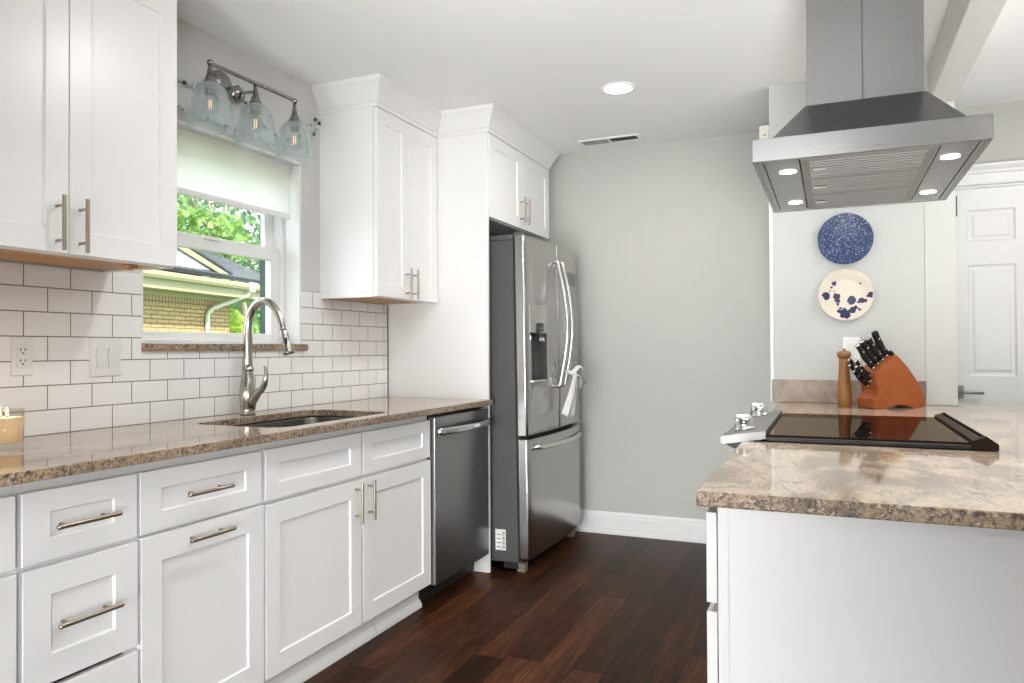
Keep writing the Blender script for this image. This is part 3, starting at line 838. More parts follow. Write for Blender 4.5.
# ================================================================ DISHWASHER
dw = thing('dishwasher', 'stainless steel dishwasher with a bowed bar handle under the counter', 'dishwasher', (0.3, 3.23, 0))
DY0, DY1 = 2.947, 3.519
B().box(0.03, 0.595, DY0 + 0.004, DY1 - 0.004, 0.10, 0.872).build('tub', M['black'], dw)
B().box(0.03, 0.545, DY0 + 0.004, DY1 - 0.004, 0.012, 0.0995).build('toe_kick', M['black'], dw)
for yy in (DY0 + 0.05, DY1 - 0.05):
    for xx in (0.10, 0.50): B().cyl((xx, yy, 0.0008), (xx, yy, 0.0125), 0.015, n=12).build('levelling_foot', M['black'], dw)
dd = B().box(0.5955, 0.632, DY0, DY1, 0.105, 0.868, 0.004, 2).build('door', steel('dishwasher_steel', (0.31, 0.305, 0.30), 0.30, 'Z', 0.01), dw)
hp_ = [(0.632, DY0 + 0.018, 0.800), (0.648, DY0 + 0.022, 0.800)] + [(0.652 + 0.028 * math.sin(PI * t / 10), DY0 + 0.03 + (DY1 - DY0 - 0.06) * t / 10, 0.800) for t in range(11)] + [(0.648, DY1 - 0.022, 0.800), (0.632, DY1 - 0.018, 0.800)]
B().tube(hp_, 0.01, 14, flat=(0.017, 0.007, (0, 0, 1))).build('handle', M['steel_bar'], dd)
B().box(0.6322, 0.6327, DY0 + 0.05, DY0 + 0.11, 0.832, 0.838).build('badge', plain('badge_grey', (0.25, 0.25, 0.25), 0.4), dd)

# ================================================================ REFRIGERATOR
FY0, FY1 = 3.578, 4.462
FM = (FY0 + FY1) / 2
rf = thing('refrigerator', 'stainless french-door refrigerator with bottom freezer and water dispenser', 'refrigerator', (0.80, FM, 0.0))
b = B(); b.box(0.10, 0.775, FY0, FY1, 0.055, 1.755, 0.004)
b.box(0.10, 0.775, FY0 + 0.0005, FY1 - 0.0005, 1.7555, 1.785, 0.004)
b.build('fridge_body', M['fridge_side'], rf)
B().box(0.775, 0.786, FY0 + 0.012, FY1 - 0.012, 0.075, 1.76).build('door_gasket', M['black'], rf)
B().box(0.68, 0.765, FY0 + 0.02, FY1 - 0.02, 0.018, 0.0545).build('toe_grille', M['black'], rf)
tanp = plain('tan_plastic', (0.20, 0.165, 0.13), 0.5)
for yy in (FY0 + 0.045, FY1 - 0.045):
    B().box(0.755, 0.800, yy - 0.022, yy + 0.022, 0.0008, 0.05, 0.003).build('levelling_foot', tanp, rf)
    B().cyl((0.15, yy, 0.0008), (0.15, yy, 0.054), 0.02, n=12).build('levelling_foot', M['black'], rf)
B().box(0.780, 0.83, FY0 + 0.002, FY0 + 0.05, 1.770, 1.795, 0.003).build('hinge_cover', M['fridge_side'], rf)


def bow(y):
    t = (y - FM) / (FY1 - FM)
    return 0.838 + 0.024 * (1 - t * t)


def bowed_door(name, y0, y1, z0, z1, xb, mats, recess=None, r=0.010):
    """door slab with a bowed front, rounded upright edges and an optional sunk bay"""
    ys = [y0, y0 + r * 0.3, y0 + r] + [y0 + r + (y1 - y0 - 2 * r) * k / 14 for k in range(1, 14)] + [y1 - r, y1 - r * 0.3, y1]
    zs = [z0, z0 + 0.004, z1 - 0.004, z1]
    if recess:
        ya, yb, za, zb, dp = recess
        ys = sorted([y for y in ys if abs(y - ya) > 0.008 and abs(y - yb) > 0.008] + [ya, yb]); zs = sorted(zs + [za, zb])

    def fx(y, z):
        x = bow(y)
        e = min(y - y0, y1 - y)
        if e < r: x -= r * (1 - math.sqrt(max(0, 1 - ((r - e) / r) ** 2)))
        if z in (z0, z1): x -= 0.004
        return x
    b = B(); bm = b.bm
    g = {(i, j): bm.verts.new((fx(y, z), y, z)) for i, y in enumerate(ys) for j, z in enumerate(zs)}
    ny, nz = len(ys), len(zs)
    inner = {}
    for i in range(ny - 1):
        for j in range(nz - 1):
            if recess and ys[i] >= ya - 1e-6 and ys[i + 1] <= yb + 1e-6 and zs[j] >= za - 1e-6 and zs[j + 1] <= zb + 1e-6:
                inner[i, j] = 1; continue
            f = bm.faces.new((g[i, j], g[i + 1, j], g[i + 1, j + 1], g[i, j + 1])); f.smooth = True
    if inner:
        h = {}
        for (i, j) in inner:
            for q in ((i, j), (i + 1, j), (i + 1, j + 1), (i, j + 1)):
                if q not in h: h[q] = bm.verts.new((bow(FY0) - dp, ys[q[0]], zs[q[1]]))
        for (i, j) in inner:
            f = bm.faces.new((h[i, j], h[i + 1, j], h[i + 1, j + 1], h[i, j + 1])); f.material_index = 1
            for (a, c, nb) in (((i, j), (i + 1, j), (i, j - 1)), ((i + 1, j), (i + 1, j + 1), (i + 1, j)), ((i + 1, j + 1), (i, j + 1), (i, j + 1)), ((i, j + 1), (i, j), (i - 1, j))):
                if nb not in inner:
                    f = bm.faces.new((g[a], g[c], h[c], h[a])); f.material_index = 1
    back = {(i, j): bm.verts.new((xb, ys[i], zs[j])) for i in range(ny) for j in range(nz) if i in (0, ny - 1) or j in (0, nz - 1)}
    for i in range(ny - 1):
        for j in (0, nz - 1): bm.faces.new((g[i, j], g[i + 1, j], back[i + 1, j], back[i, j]))
    for j in range(nz - 1):
        for i in (0, ny - 1): bm.faces.new((g[i, j], g[i, j + 1], back[i, j + 1], back[i, j]))
    bm.faces.new([back[i, 0] for i in range(ny)] + [back[ny - 1, j] for j in range(1, nz)] + [back[i, nz - 1] for i in range(ny - 2, -1, -1)] + [back[0, j] for j in range(nz - 2, 0, -1)])
    return b.build(name, mats, rf)


bay = plain('dispenser_bay_grey', (0.085, 0.085, 0.085), 0.35, 0.4)
FS = steel('fridge_steel', (0.50, 0.49, 0.48), 0.25, 'Y')
ld = bowed_door('left_door', FY0, FM - 0.003, 0.722, 1.778, 0.7865, [FS, bay], (3.640, 3.838, 1.010, 1.262, 0.055))
rd = bowed_door('right_door', FM + 0.003, FY1, 0.722, 1.778, 0.7865, [FS, bay])
fd = bowed_door('freezer_drawer', FY0, FY1, 0.082, 0.700, 0.7865, [FS, bay])
# dispenser fascia, buttons, lip
b = B()
xs_ = bow(3.74)

def skin(ya, yb, lift, th=0.004, n=6):
    q = [(bow(ya + (yb - ya) * k / n) + lift, ya + (yb - ya) * k / n) for k in range(n + 1)]
    return q + [(x - th, y) for x, y in reversed(q)]
b.prism(skin(3.628, 3.850, 0.0010), (0, 0, 1.2655), (1, 0, 0), (0, 1, 0), (0, 0, 0.150)); b.build('dispenser_fascia', steel('fascia_steel', (0.54, 0.53, 0.52), 0.25, 'Y'), ld)
dpn = B().box(xs_ - 0.02, xs_ + 0.010, 3.715, 3.785, 1.240, 1.318, 0.003).build('dispenser_panel', M['black'], ld)
B().box(xs_ - 0.01, xs_ + 0.013, 3.715, 3.785, 1.218, 1.2395, 0.002).build('dispenser_spout', M['steel_bar'], ld)
b = B()
for k in range(3):
    for j in range(2): b.box(xs_ + 0.0102, xs_ + 0.0106, 3.724 + k * 0.019, 3.736 + k * 0.019, 1.262 + j * 0.022, 1.270 + j * 0.022)
b.build('dispenser_buttons', plain('button_grey', (0.30, 0.30, 0.30), 0.4), dpn)
B().box(bow(FY0) - 0.05, xs_ + 0.004, 3.632, 3.846, 1.000, 1.0095, 0.0015).build('drip_tray', M['steel_bar'], ld)
B().prism(skin(4.140, 4.400, 0.0015), (0, 0, 1.090), (1, 0, 0), (0, 1, 0), (0, 0, 0.550)).build('door_panel', steel('panel_steel', (0.44, 0.43, 0.42), 0.36, 'Y'), rd)
B().prism(skin(4.142, 4.398, 0.0024, 0.0008), (0, 0, 1.560), (1, 0, 0), (0, 1, 0), (0, 0, 0.078)).build('panel_band', steel('band_steel', (0.25, 0.245, 0.24), 0.36, 'Y'), rd)
B().box(bow(4.42) - 0.002, bow(4.42) + 0.002, 4.395, 4.407, 1.690, 1.735, 0.0006).build('badge', plain('badge_red', (0.25, 0.05, 0.05), 0.4), rd)


def bow_handle(y, door):
    x = bow(y); n = 16; pts = [(x - 0.001, y, 1.672)]
    for k in range(n + 1):
        t = k / n
        pts.append((x + 0.022 + 0.052 * math.sin(PI * t), y, 1.668 - 0.70 * t))
    pts.append((x - 0.001, y, 0.964))
    return B().tube(smooth_path(pts, 3), 0.0105, 14).build('handle', M['steel_bar'], door)


bow_handle(3.968, ld); bow_handle(4.050, rd)
n = 14; pts = [(bow(3.66) - 0.001, 3.655, 0.655)] + [(bow(3.665 + 0.71 * k / n) + 0.022 + 0.03 * math.sin(PI * k / n), 3.665 + 0.71 * k / n, 0.655) for k in range(n + 1)] + [(bow(4.38) - 0.001, 4.385, 0.655)]
B().tube(smooth_path(pts, 3), 0.011, 14).build('handle', M['steel_bar'], fd)
lb = B().box(0.644, 0.704, FY0 - 0.0008, FY0 - 0.0002, 0.115, 0.225).build('sticker', plain('sticker_white', (0.75, 0.75, 0.72), 0.5), rf)
b = B()
for k in range(11): b.box(0.685, 0.698, FY0 - 0.0012, FY0 - 0.0009, 0.125 + k * 0.0085, 0.130 + k * 0.0085 - (0.002 if k % 3 else 0))
for k in range(4): b.box(0.652, 0.678, FY0 - 0.0012, FY0 - 0.0009, 0.130 + k * 0.022, 0.1335 + k * 0.022)
b.build('barcode', M['slot'], lb)
rf.rotation_euler = (0, math.radians(-0.8), 0)

# towel knotted on the right handle
tw = thing('dish_towel', 'white dish towel knotted round the right refrigerator door handle', 'towel', (0.92, 4.062, 1.02))
hx, hy, hz = 0.905, 4.050, 1.03


def ribbon(b, path, w0, w1, th=0.010, tw0=0.0, tw1=0.0, fold=3):
    P = smooth_path(path, 6); loops = []
    for i, p in enumerate(P):
        t = i / (len(P) - 1); wd = w0 + (w1 - w0) * t; a = tw0 + (tw1 - tw0) * t
        T = (P[min(i + 1, len(P) - 1)] - P[max(i - 1, 0)]).normalized()
        u = V(math.sin(a), math.cos(a), 0); u = (u - u.dot(T) * T).normalized(); v = T.cross(u)
        lp = []
        for k in range(24):
            q = 2 * PI * k / 24
            cu = math.cos(q); sv = math.sin(q)
            lp.append(p + u * wd * cu + v * (th * sv + th * 0.8 * math.sin(fold * PI * cu)))
        loops.append(lp)
    b.loft(loops)


b = B()
ribbon(b, [(hx + 0.018, hy, hz + 0.020), (hx + 0.03, hy - 0.010, hz - 0.02), (hx + 0.022, hy - 0.060, hz - 0.11), (hx + 0.012, hy - 0.140, hz - 0.225)], 0.009, 0.021, 0.006, 0.2, 0.5)
ribbon(b, [(hx + 0.018, hy + 0.004, hz + 0.018), (hx + 0.026, hy + 0.012, hz - 0.03), (hx + 0.02, hy + 0.015, hz - 0.12), (hx + 0.012, hy - 0.010, hz - 0.245)], 0.009, 0.020, 0.006, -0.2, 0.1)
ribbon(b, [(hx + 0.02, hy, hz + 0.012), (hx + 0.028, hy + 0.06, hz + 0.040), (hx + 0.022, hy + 0.135, hz + 0.020), (hx + 0.016, hy + 0.215, hz - 0.060)], 0.010, 0.017, 0.007, 1.2, 0.6)
ribbon(b, [(hx + 0.02, hy + 0.01, hz - 0.005), (hx + 0.026, hy + 0.075, hz - 0.020), (hx + 0.020, hy + 0.115, hz - 0.085)], 0.009, 0.014, 0.006, 1.0, 0.4)
b.build('towel_tails', M['cloth'], tw)
b = B(); b.tube([V(hx + 0.021 * math.cos(a), hy + 0.021 * math.sin(a), hz + 0.012 + 0.006 * math.sin(2 * a)) for a in [2 * PI * k / 20 for k in range(20)]] + [V(hx + 0.0215, hy + 0.002, hz + 0.0125)], 0.0095, 10)
b.sphere((hx + 0.024, hy - 0.004, hz + 0.004), 0.019, sc=(0.8, 1.0, 1.15))
b.build('towel_knot', M['cloth'], tw)

# ================================================================ CEILING FITTINGS
rl = thing('recessed_light', 'round white recessed ceiling light glowing above the aisle', 'ceiling light', (1.34, 3.525, CEIL))
B().lathe([(0.069, -0.0005), (0.088, -0.0005), (0.086, -0.004), (0.074, -0.006), (0.0695, -0.005)], (1.34, 3.525, CEIL), n=40, cap0=False, cap1=False).build('trim_ring', M['ceil'], rl)
B().cyl((1.34, 3.525, CEIL - 0.0012), (1.34, 3.525, CEIL - 0.0045), 0.069, n=36).build('lens', M['can'], rl)
av = thing('air_vent', 'white ceiling air register beside the back wall', 'vent', (1.055, 4.37, CEIL))
b = B(); x0, x1, y0, y1 = 0.872, 1.245, 4.312, 4.432
b.box(x0, x1, y0, y0 + 0.016, CEIL - 0.009, CEIL - 0.0005, 0.002); b.box(x0, x1, y1 - 0.016, y1, CEIL - 0.009, CEIL - 0.0005, 0.002)
b.box(x0, x0 + 0.016, y0 + 0.016, y1 - 0.016, CEIL - 0.009, CEIL - 0.0005); b.box(x1 - 0.016, x1, y0 + 0.016, y1 - 0.016, CEIL - 0.009, CEIL - 0.0005); b.box(1.05, 1.062, y0 + 0.016, y1 - 0.016, CEIL - 0.009, CEIL - 0.0005)
b.build('vent_frame', M['ceil'], av)
B().box(x0 + 0.014, x1 - 0.014, y0 + 0.014, y1 - 0.014, CEIL - 0.0018, CEIL - 0.0006).build('vent_backing', M['slot'], av)
for xa, xb, sg in ((x0 + 0.018, 1.048, 1), (1.064, x1 - 0.018, -1)):
    b = B()
    k = xa
    while k < xb - 0.004:
        b.prism([(0, 0), (0.0014, 0), (0.0014 + sg * 0.007, 0.0075), (sg * 0.007, 0.0075)], (k, y0 + 0.016, CEIL - 0.0095), (1, 0, 0), (0, 0, 1), (0, y1 - y0 - 0.032, 0)); k += 0.0098
    b.build('louvers', plain('vent_grey', (0.42, 0.42, 0.415), 0.6), av)

# ================================================================ PENINSULA
IX0, IX1, IY0 = 2.056, 3.62, 1.388
RY0, RY1, RX1 = 2.172, 2.934, 2.668     # range bay
b = B().slab([(IX0, IY0), (IX1, IY0), (IX1, PY - 0.001), (IX0, PY - 0.001), (IX0, RY1), (RX1 - 0.004, RY1), (RX1 - 0.004, RY0), (IX0, RY0)], [], 0.885, CT, 0.003)
tag(b.build('countertop', [M['granite'], M['granite_edge']], at=(2.8, 2.5, 0.885)), 'wide polished granite countertop on the peninsula in front, around the cooktop', 'countertop')
b = B().slab([(PX0 + 0.004, PY - 0.021), (2.678, PY - 0.021), (2.678, PY - 0.0006), (PX0 + 0.004, PY - 0.0006)], [], 0.9145, 1.023, 0.002)
tag(b.build('granite_upstand', [M['granite_low'], M['granite_low']], at=(2.35, PY, 0.9145)), 'low granite backsplash strip on the wall behind the knife block', 'backsplash')
CX = 2.090
ic = thing('peninsula_cabinet', 'white peninsula cabinet with side panel facing the camera', 'cabinet', (2.8, 1.8, 0))
b = B()
b.box(CX, 3.55, IY0 + 0.036, 1.445, 0.001, 0.884); b.box(CX, 3.55, 2.148, 2.166, 0.105, 0.884); b.box(CX, 3.55, 1.445, 2.148, 0.105, 0.122); b.box(3.53, 3.55, 1.445, 2.148, 0.122, 0.884)
b.box(CX, CX + 0.018, 1.445, 2.148, 0.846, 0.884); b.box(CX, CX + 0.018, 1.445, 2.148, 0.68, 0.70); b.box(CX + 0.06, CX + 0.075, 1.445, 2.148, 0.001, 0.104)
b.build('cabinet_body', M['white'], ic)
b = B().box(2.110, 3.548, IY0 + 0.0295, IY0 + 0.0355, 0.001, 0.884, 0.001).build('end_panel', M['white'], ic)
front('drawer', ic, IY0 + 0.034, 2.160, 0.700, 0.868, CX - 0.002, 0.06, 0.045, ('h', 1.80, 0.784, 0.165), n=(-1, 0, 0))
front('drawer', ic, IY0 + 0.034, 2.160, 0.398, 0.683, CX - 0.002, 0.067, 0.067, ('h', 1.80, 0.60, 0.165), n=(-1, 0, 0))
front('drawer', ic, IY0 + 0.034, 2.160, 0.110, 0.392, CX - 0.002, 0.067, 0.067, ('h', 1.80, 0.30, 0.165), n=(-1, 0, 0))
ic = thing('peninsula_cabinet', 'white peninsula cabinet beyond the cooktop against the stub wall', 'cabinet', (2.8, 3.3, 0))
b = B()
b.box(CX, 3.55, 2.942, 2.96, 0.105, 0.884); b.box(CX, 3.55, PY - 0.02, PY - 0.002, 0.105, 0.884); b.box(CX, 3.55, 2.96, PY - 0.02, 0.105, 0.122); b.box(3.53, 3.55, 2.96, PY - 0.02, 0.122, 0.884)
b.box(CX, CX + 0.018, 2.96, PY - 0.02, 0.846, 0.884); b.box(CX + 0.06, CX + 0.075, 2.942, PY - 0.002, 0.001, 0.104); b.box(3.53, 3.55, 2.166, 2.942, 0.001, 0.884)
b.build('cabinet_body', M['white'], ic)
front('drawer', ic, 2.946, PY - 0.006, 0.700, 0.868, CX - 0.002, 0.06, 0.045, ('h', 3.31, 0.784, 0.165), n=(-1, 0, 0))
front('door', ic, 2.946, PY - 0.006, 0.110, 0.683, CX - 0.002, 0.067, 0.067, ('v', 3.02, 0.60, 0.157), n=(-1, 0, 0))

# ---------------------------------------------------------------- downdraft range
rg = thing('slide_in_range', 'slide-in range with black glass cooktop and front knobs in the peninsula', 'range', (2.35, 2.553, 0))
ry0, ry1 = RY0 + 0.004, RY1 - 0.004
B().box(2.085, 2.655, ry0 + 0.004, ry1 - 0.004, 0.04, 0.880, 0.003).build('oven_body', M['black'], rg)
for yy in (ry0 + 0.05, ry1 - 0.05):
    for xx in (2.14, 2.60): B().cyl((xx, yy, 0.0008), (xx, yy, 0.0405), 0.018, n=12).build('levelling_foot', M['black'], rg)
B().box(2.060, 2.0845, ry0 + 0.004, ry1 - 0.004, 0.20, 0.80, 0.004).build('oven_door', M['steel_y'], rg)
B().box(2.062, 2.0845, ry0 + 0.004, ry1 - 0.004, 0.05, 0.192, 0.004).build('storage_drawer', M['steel_y'], rg)
cp = [(1.997, 0.907), (2.001, 0.903), (2.118, 0.922), (2.118, 0.944), (1.999, 0.926), (1.996, 0.920)]
ctl = B().prism(cp, (0, ry0 - 0.006, 0), (1, 0, 0), (0, 0, 1), (0, ry1 - ry0 + 0.012, 0)).build('control_panel', M['panel_steel'], rg)
B().prism([(2.006, 0.9035), (2.046, 0.884), (2.0845, 0.84), (2.0845, 0.916)], (0, ry0 + 0.004, 0), (1, 0, 0), (0, 0, 1), (0, ry1 - ry0 - 0.008, 0)).build('control_apron', M['black'], rg)
for yy in (2.285, 2.772):
    ax = V(-0.149, 0, 0.989)
    c0 = V(2.052, yy, 0.9345)
    kb = B().lathe([(0.031, 0.0), (0.0315, 0.005), (0.028, 0.007), (0.0285, 0.014), (0.026, 0.036), (0.023, 0.039), (0.002, 0.0395)], c0, ax, 28).build('knob', M['chrome'], ctl)
    q = c0 + ax * 0.0398
    B().box(q.x - 0.018, q.x + 0.018, yy - 0.004, yy + 0.004, q.z - 0.003, q.z + 0.006, 0.002).build('knob_grip', M['chrome'], kb)
gx0, gx1 = 2.1185, 2.6135
b = B(); b.box(gx0, gx1, ry0 - 0.004, ry1 + 0.004, 0.9155, 0.928, 0.002); b.build('cooktop_frame', M['black'], rg)
B().box(gx0 + 0.003, gx1 - 0.001, ry0 + 0.004, ry1 - 0.006, 0.9282, 0.9335, 0.0015).build('cooktop_glass', M['blackglass'], rg)
b = B()
vp = [(0, 0), (0.055, 0), (0.055, 0.016), (0.029, 0.0355), (0.018, 0.0305), (0, 0.024)]
b.prism(vp, (gx1 + 0.001, ry0 - 0.006, 0.9155), (1, 0, 0), (0, 0, 1), (0, 0.022, 0)); b.prism(vp, (gx1 + 0.001, ry1 - 0.016, 0.9155), (1, 0, 0), (0, 0, 1), (0, 0.022, 0))
yl = ry1 - ry0 - 0.032
b.prism([(0, 0), (0.017, 0), (0.0185, 0.0305), (0.015, 0.031), (0, 0.024)], (gx1 + 0.001, ry0 + 0.016, 0.9155), (1, 0, 0), (0, 0, 1), (0, yl, 0))
b.prism([(0.034, 0), (0.055, 0), (0.055, 0.016), (0.036, 0.030), (0.033, 0.030)], (gx1 + 0.001, ry0 + 0.016, 0.9155), (1, 0, 0), (0, 0, 1), (0, yl, 0))
b.build('vent_rail', M['bronze'], rg)
B().box(gx1 + 0.018, gx1 + 0.0345, ry0 + 0.0165, ry1 - 0.0165, 0.9155, 0.9185).build('vent_slot', plain('matte_black', (0.006, 0.006, 0.006), 0.9, spec=0.0), rg)

# ================================================================ RANGE HOOD
hd = thing('range_hood', 'stainless steel chimney range hood hanging above the cooktop', 'range hood', (2.376, 2.55, 1.688))
HX0, HX1, HY0, HY1, HZ0, HZ1 = 2.092, 2.660, 2.136, 2.966, 1.688, 1.751
b = B()
t = 0.012
for (x0, x1, y0, y1) in ((HX0, HX1, HY0, HY0 + t), (HX0, HX1, HY1 - t, HY1), (HX0, HX0 + t, HY0 + t, HY1 - t), (HX1 - t, HX1, HY0 + t, HY1 - t)):
    b.box(x0, x1, y0, y1, HZ0, HZ1, 0.001)
b.box(HX0 + t, HX1 - t, HY0 + t, HY1 - t, HZ1 - 0.006, HZ1 - 0.0005)
b.build('hood_rim', M['steel_x'], hd)
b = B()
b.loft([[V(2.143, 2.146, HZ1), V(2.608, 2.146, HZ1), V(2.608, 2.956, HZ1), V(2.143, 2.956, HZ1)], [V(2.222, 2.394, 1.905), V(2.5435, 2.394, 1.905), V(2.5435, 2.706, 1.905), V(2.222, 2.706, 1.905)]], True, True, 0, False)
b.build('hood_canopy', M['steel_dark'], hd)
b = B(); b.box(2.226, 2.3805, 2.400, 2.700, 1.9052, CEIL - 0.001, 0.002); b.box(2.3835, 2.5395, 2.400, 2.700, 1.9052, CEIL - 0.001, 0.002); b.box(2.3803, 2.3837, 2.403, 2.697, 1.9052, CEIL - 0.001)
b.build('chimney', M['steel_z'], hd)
b = B(); zb = HZ0 + 0.0015
b.box(HX0 + t, 2.118, HY0 + t, HY1 - t, zb, zb + 0.008); b.box(2.637, HX1 - t, HY0 + t, HY1 - t, zb, zb + 0.008)
b.box(2.118, 2.637, HY0 + t, HY0 + 0.024, zb, zb + 0.008); b.box(2.118, 2.637, HY1 - 0.03, HY1 - t, zb, zb + 0.008)
b.build('bottom_frame', M['steel_x'], hd)
for xa, xb in ((2.120, 2.211), (2.552, 2.635)):
    lp = B().box(xa, xb, HY0 + 0.0255, HY1 - 0.0315, zb + 0.001, zb + 0.008, 0.0008).build('lamp_panel', M['steel_x'], hd)
    for yy in (2.300, 2.795):
        xm = 2.177 if xa < 2.3 else 2.588
        le = B().cyl((xm, yy, zb - 0.0012), (xm, yy, zb + 0.0008), 0.0235, n=28).build('lamp_lens', M['led'], lp)
        light('hood_lamp', 'SPOT', (xm, yy, zb - 0.008), 5.0, (1.0, 0.95, 0.86), aim=(xm, yy, 0)).data.spot_size = math.radians(120)
fyA, fyB = HY0 + 0.027, HY1 - 0.033
fl = (fyB - fyA) / 3
for k in range(3):
    y0, y1 = fyA + k * fl + 0.0015, fyA + (k + 1) * fl - 0.0015
    b = B()
    b.box(2.2145, 2.549, y0, y0 + 0.012, zb, zb + 0.010, 0.001); b.box(2.2145, 2.549, y1 - 0.012, y1, zb, zb + 0.010, 0.001)
    b.box(2.2145, 2.236, y0 + 0.012, y1 - 0.012, zb, zb + 0.010); b.box(2.527, 2.549, y0 + 0.012, y1 - 0.012, zb, zb + 0.010)
    ns = 8; pw = (y1 - y0 - 0.024) / ns
    for j in range(ns):
        ya = y0 + 0.012 + j * pw
        b.prism([(0.08 * pw, 0.004), (0.14 * pw, 0.0005), (0.60 * pw, 0.0005), (0.66 * pw, 0.004), (0.60 * pw, 0.0055), (0.14 * pw, 0.0055)], (2.236, ya, zb), (0, 1, 0), (0, 0, 1), (0.291, 0, 0))
    b.box(2.236, 2.527, y0 + 0.012, y1 - 0.012, zb + 0.012, zb + 0.014)
    f_ = b.build('grease_filter', M['filter'], hd)
    lt = B().box(2.243, 2.279, (y0 + y1) / 2 - 0.016, (y0 + y1) / 2 + 0.016, zb - 0.003, zb - 0.0002, 0.001).build('latch', M['steel_bar'], f_)

# small cream box on the stub wall's corner
sb = B().box(1.972, PX0 - 0.0005, PY + 0.012, PY + 0.06, 2.185, 2.268, 0.003)
sb.cyl((1.998, PY + 0.0122, 2.220), (1.998, PY + 0.010, 2.220), 0.005, n=12, mi=1)
tag(sb.build('wall_sensor', [M['cream_plastic'], M['nickel']], at=(1.996, PY + 0.03, 2.185)), 'small cream box high on the stub wall corner left of the range hood', 'sensor')

# ================================================================ PLATES ON THE WALL


def plate_mesh(b, c, r):
    pr = [(0.002, 0.0062), (r * 0.58, 0.0062), (r * 0.66, 0.0085), (r * 0.97, 0.020), (r, 0.0205), (r * 0.995, 0.0175), (r * 0.67, 0.005), (r * 0.56, 0.0012), (r * 0.5, 0.0004), (0.002, 0.0012)]
    return b.lathe(pr, c, (0, -1, 0), 56, cap0=True, cap1=True)


m = NT('blue_transfer_glaze')
v = m.coord(); vo = m.n('ShaderNodeTexVoronoi'); vo.inputs['Scale'].default_value = 135; m.l(v, vo.inputs['Vector'])
nz = m.noise(v, 130, 4, 0.7, 0.8)
fc = m.math('ADD', m.math('MULTIPLY', vo.outputs['Distance'], 0.7), m.math('MULTIPLY', nz, 0.5))
m.base(m.ramp(fc, [(0.42, (0.008, 0.016, 0.060)), (0.60, (0.020, 0.036, 0.115)), (0.78, (0.09, 0.13, 0.25)), (0.95, (0.32, 0.36, 0.44))])); m.p.inputs['Roughness'].default_value = 0.38
blue = m.m
BL = [(-0.048, 0.056, .011), (-0.060, 0.040, .006), (-0.085, 0.000, .017), (-0.081, -0.010, .014), (-0.040, -0.008, .016), (-0.036, -0.026, .012), (-0.036, -0.044, .006), (0.024, -0.026, .020), (0.066, -0.028, .015), (0.082, -0.030, .009), (0.054, -0.035, .009), (0.030, -0.072, .016), (0.012, -0.078, .010), (-0.010, -0.080, .017), (-0.026, -0.076, .012), (0.004, -0.096, .017), (-0.015, -0.098, .010), (0.062, 0.050, .005), (0.104, 0.002, .010), (0.095, -0.006, .009), (0.108, -0.008, .007), (0.045, -0.062, .010), (-0.020, -0.058, .006), (0.058, -0.068, .005), (-0.050, 0.018, .004), (-0.044, 0.008, .003), (-0.070, 0.022, .004), (-0.008, -0.062, .004)]
m = NT('splattered_cream_glaze')
v = m.coord(); ns = m.n('ShaderNodeTexNoise'); ns.inputs['Scale'].default_value = 55; ns.inputs['Detail'].default_value = 3; m.l(v, ns.inputs['Vector'])
sub = m.n('ShaderNodeVectorMath', operation='SUBTRACT'); m.l(ns.outputs['Color'], sub.inputs[0]); sub.inputs[1].default_value = (0.5, 0.5, 0.5)
scl = m.n('ShaderNodeVectorMath', operation='SCALE'); m.l(sub.outputs[0], scl.inputs[0]); scl.inputs['Scale'].default_value = 0.022
ad = m.n('ShaderNodeVectorMath', operation='ADD'); m.l(v, ad.inputs[0]); m.l(scl.outputs[0], ad.inputs[1])
sp_ = m.n('ShaderNodeSeparateXYZ'); m.l(ad.outputs[0], sp_.inputs[0])
fl_ = m.n('ShaderNodeCombineXYZ'); m.l(sp_.outputs['X'], fl_.inputs[0]); m.l(sp_.outputs['Z'], fl_.inputs[2])
acc_ = None
for x, z, r in BL:
    dn = m.n('ShaderNodeVectorMath', operation='DISTANCE'); m.l(fl_.outputs[0], dn.inputs[0]); dn.inputs[1].default_value = (x, 0, z)
    k_ = m.math('LESS_THAN', dn.outputs['Value'], r * 0.95)
    acc_ = k_ if acc_ is None else m.math('MAXIMUM', acc_, k_)
m.base(m.mix(acc_, (0.70, 0.625, 0.515), (0.020, 0.020, 0.085))); m.p.inputs['Roughness'].default_value = 0.38
splat = m.m
wirem = M['steel_bar']
for nm, zc, mt, lab in (('blue', 1.683, blue, 'round blue and white patterned plate, upper of two on the wall'), ('spl', 1.4218, splat, 'cream plate with dark blue paint splatters, lower of two on the wall')):
    p = thing('wall_plate', lab, 'plate', (2.3525, PY, zc), 'decorative plates on the stub wall')
    plate_mesh(B(), (2.3525, PY - 0.003, zc), 0.1195).build('plate', mt, p)
    b = B()
    for sx in (-0.028, 0.030):
        b.tube(smooth_path([(2.3525 + sx, PY - 0.0015, zc + 0.07), (2.3525 + sx, PY - 0.003, zc + 0.115), (2.3525 + sx * 1.02, PY - 0.018, zc + 0.1165), (2.3525 + sx, PY - 0.0265, zc + 0.112), (2.3525 + sx, PY - 0.0262, zc + 0.106)], 4), 0.0011, 6)
    b.build('wire_hanger', wirem, p)

